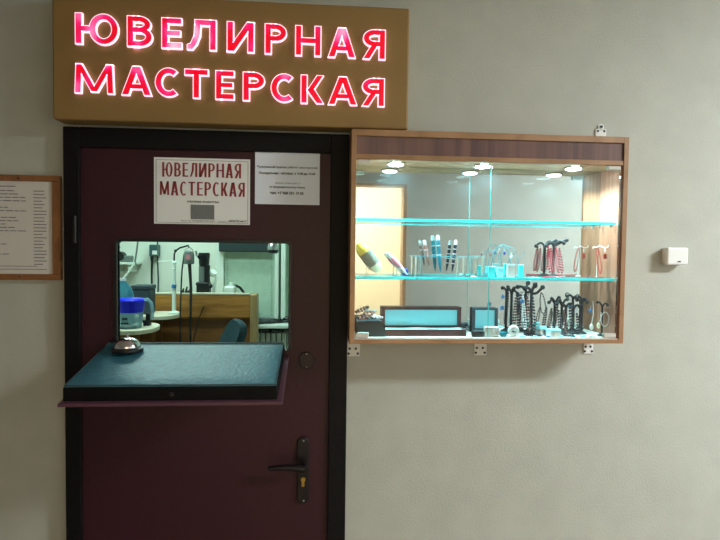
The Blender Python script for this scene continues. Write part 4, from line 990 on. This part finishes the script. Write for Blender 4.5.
# tools on the sill
rg=random.Random(11)
for i,(px,ln,an) in enumerate(((263,.14,.3),(268,.16,-.2),(275,.13,.5),(281,.15,-.4),(285,.12,.1),(278,.10,1.2))):
    q=P(px,321,5.0); yq=4.99+.03*i; v=Vector((math.cos(an),math.sin(an)*.5,0))*ln/2
    c=Vector((q.x,yq,zsl+.012)); o=MB().tube([c-v,c,c+v+Vector((0,0,.02))],.009,8,taper=[1.3,1,.6]).build('pliers',M['black'],smooth=True)
    props(o,'dark hand tool in the heap on the window sill','tool','hand tools heaped on the window sill')
q=P(262,318,5.12); o=MB().box(q.x-.11,q.x+.12,5.08,5.13,zsl,zsl+.05).build('tool_tray',M['motor_grey'],bevel=.005); props(o,'low grey tray at the back of the window sill','tray')
q=P(281,315,5.05); o=MB().sph((q.x+.06,5.13,zsl+.03),.045,(1.2,.6,.66)).build('cable_coil',M['black'],smooth=True); props(o,'dark coiled bundle at the right end of the window sill','cable')
# radiator
rx0_,rx1_=P(255,340,5.1).x-.1,P(292,340,5.1).x+.3; rzt=P(270,333,5.08).z
ra=thing('radiator',((rx0_+rx1_)/2,5.15,0),'white ribbed radiator under the window sill','radiator')
b=MB(); x=rx0_
i=0
MB().box(rx0_,rx1_,5.17,5.23,rzt-.60,rzt-.04).build('core',M['upvc'],ra)
while x<rx1_:
    MB().box(x,x+.043,5.08,5.17,rzt-.62,rzt).build('fin',M['upvc'],ra,bevel=.008); x+=.05; i+=1
for xx in (rx0_+.1,rx1_-.1): MB().box(xx-.015,xx+.015,5.1,5.2,0,rzt-.62).build('leg',M['upvc'],ra)
for px in (259,270.5,283):
    q=P(px,330,5.05); MB().box(q.x-.008,q.x+.008,5.0,SY-.003,zsl-.075,zsl-.035).build('sill_bracket',M['black'],sill)
MB().box(P(257,325,4.98).x-.2,s1_,5.0,5.03,zsl-.055,zsl-.035).build('sill_rail',M['black'],sill)

# ================================================================ LIGHTS
def fixture(cx,cy,lx,ly,power,col,label,name='ceiling_lamp',z=CZ):
    r=thing(name,(cx,cy,z-.06),label,'lamp')
    MB().box(cx-lx/2,cx+lx/2,cy-ly/2,cy+ly/2,z-.05,z-.001).build('housing',M['white'],r,bevel=.005)
    MB().box(cx-lx/2+.02,cx+lx/2-.02,cy-ly/2+.02,cy+ly/2-.02,z-.056,z-.05).build('diffuser',M['tube'],r)
    ld=bpy.data.lights.new('lamp_light','AREA'); ld.shape='RECTANGLE'; ld.size=lx*.9; ld.size_y=ly*.9; ld.energy=power; ld.color=col
    lo=bpy.data.objects.new('lamp_light',ld); COL.objects.link(lo); lo.parent=r; lo.location=(0,0,-.012)
    return r
fixture(3.0,.3,1.2,.3,165,(.94,.99,1),'long ceiling lamp of the corridor, right end')
fixture(.15,-2.1,1.2,.5,108,(1,.93,.80),'square ceiling lamp of the cream room across the corridor')
fixture(-1.3,3.6,1.2,.3,29,(.60,1,.93),'ceiling lamp of the workshop')
fixture(-.8,4.6,.9,.3,15,(.58,1,.93),'second ceiling lamp of the workshop')
wd=bpy.data.worlds.new('world'); scene.world=wd; wd.use_nodes=True; wd.node_tree.nodes['Background'].inputs[0].default_value=(.05,.05,.05,1)
scene.view_settings.view_transform='Standard'; scene.view_settings.look='None'; scene.view_settings.gamma=1; scene.view_settings.use_curve_mapping=False
scene.view_settings.exposure=0.0
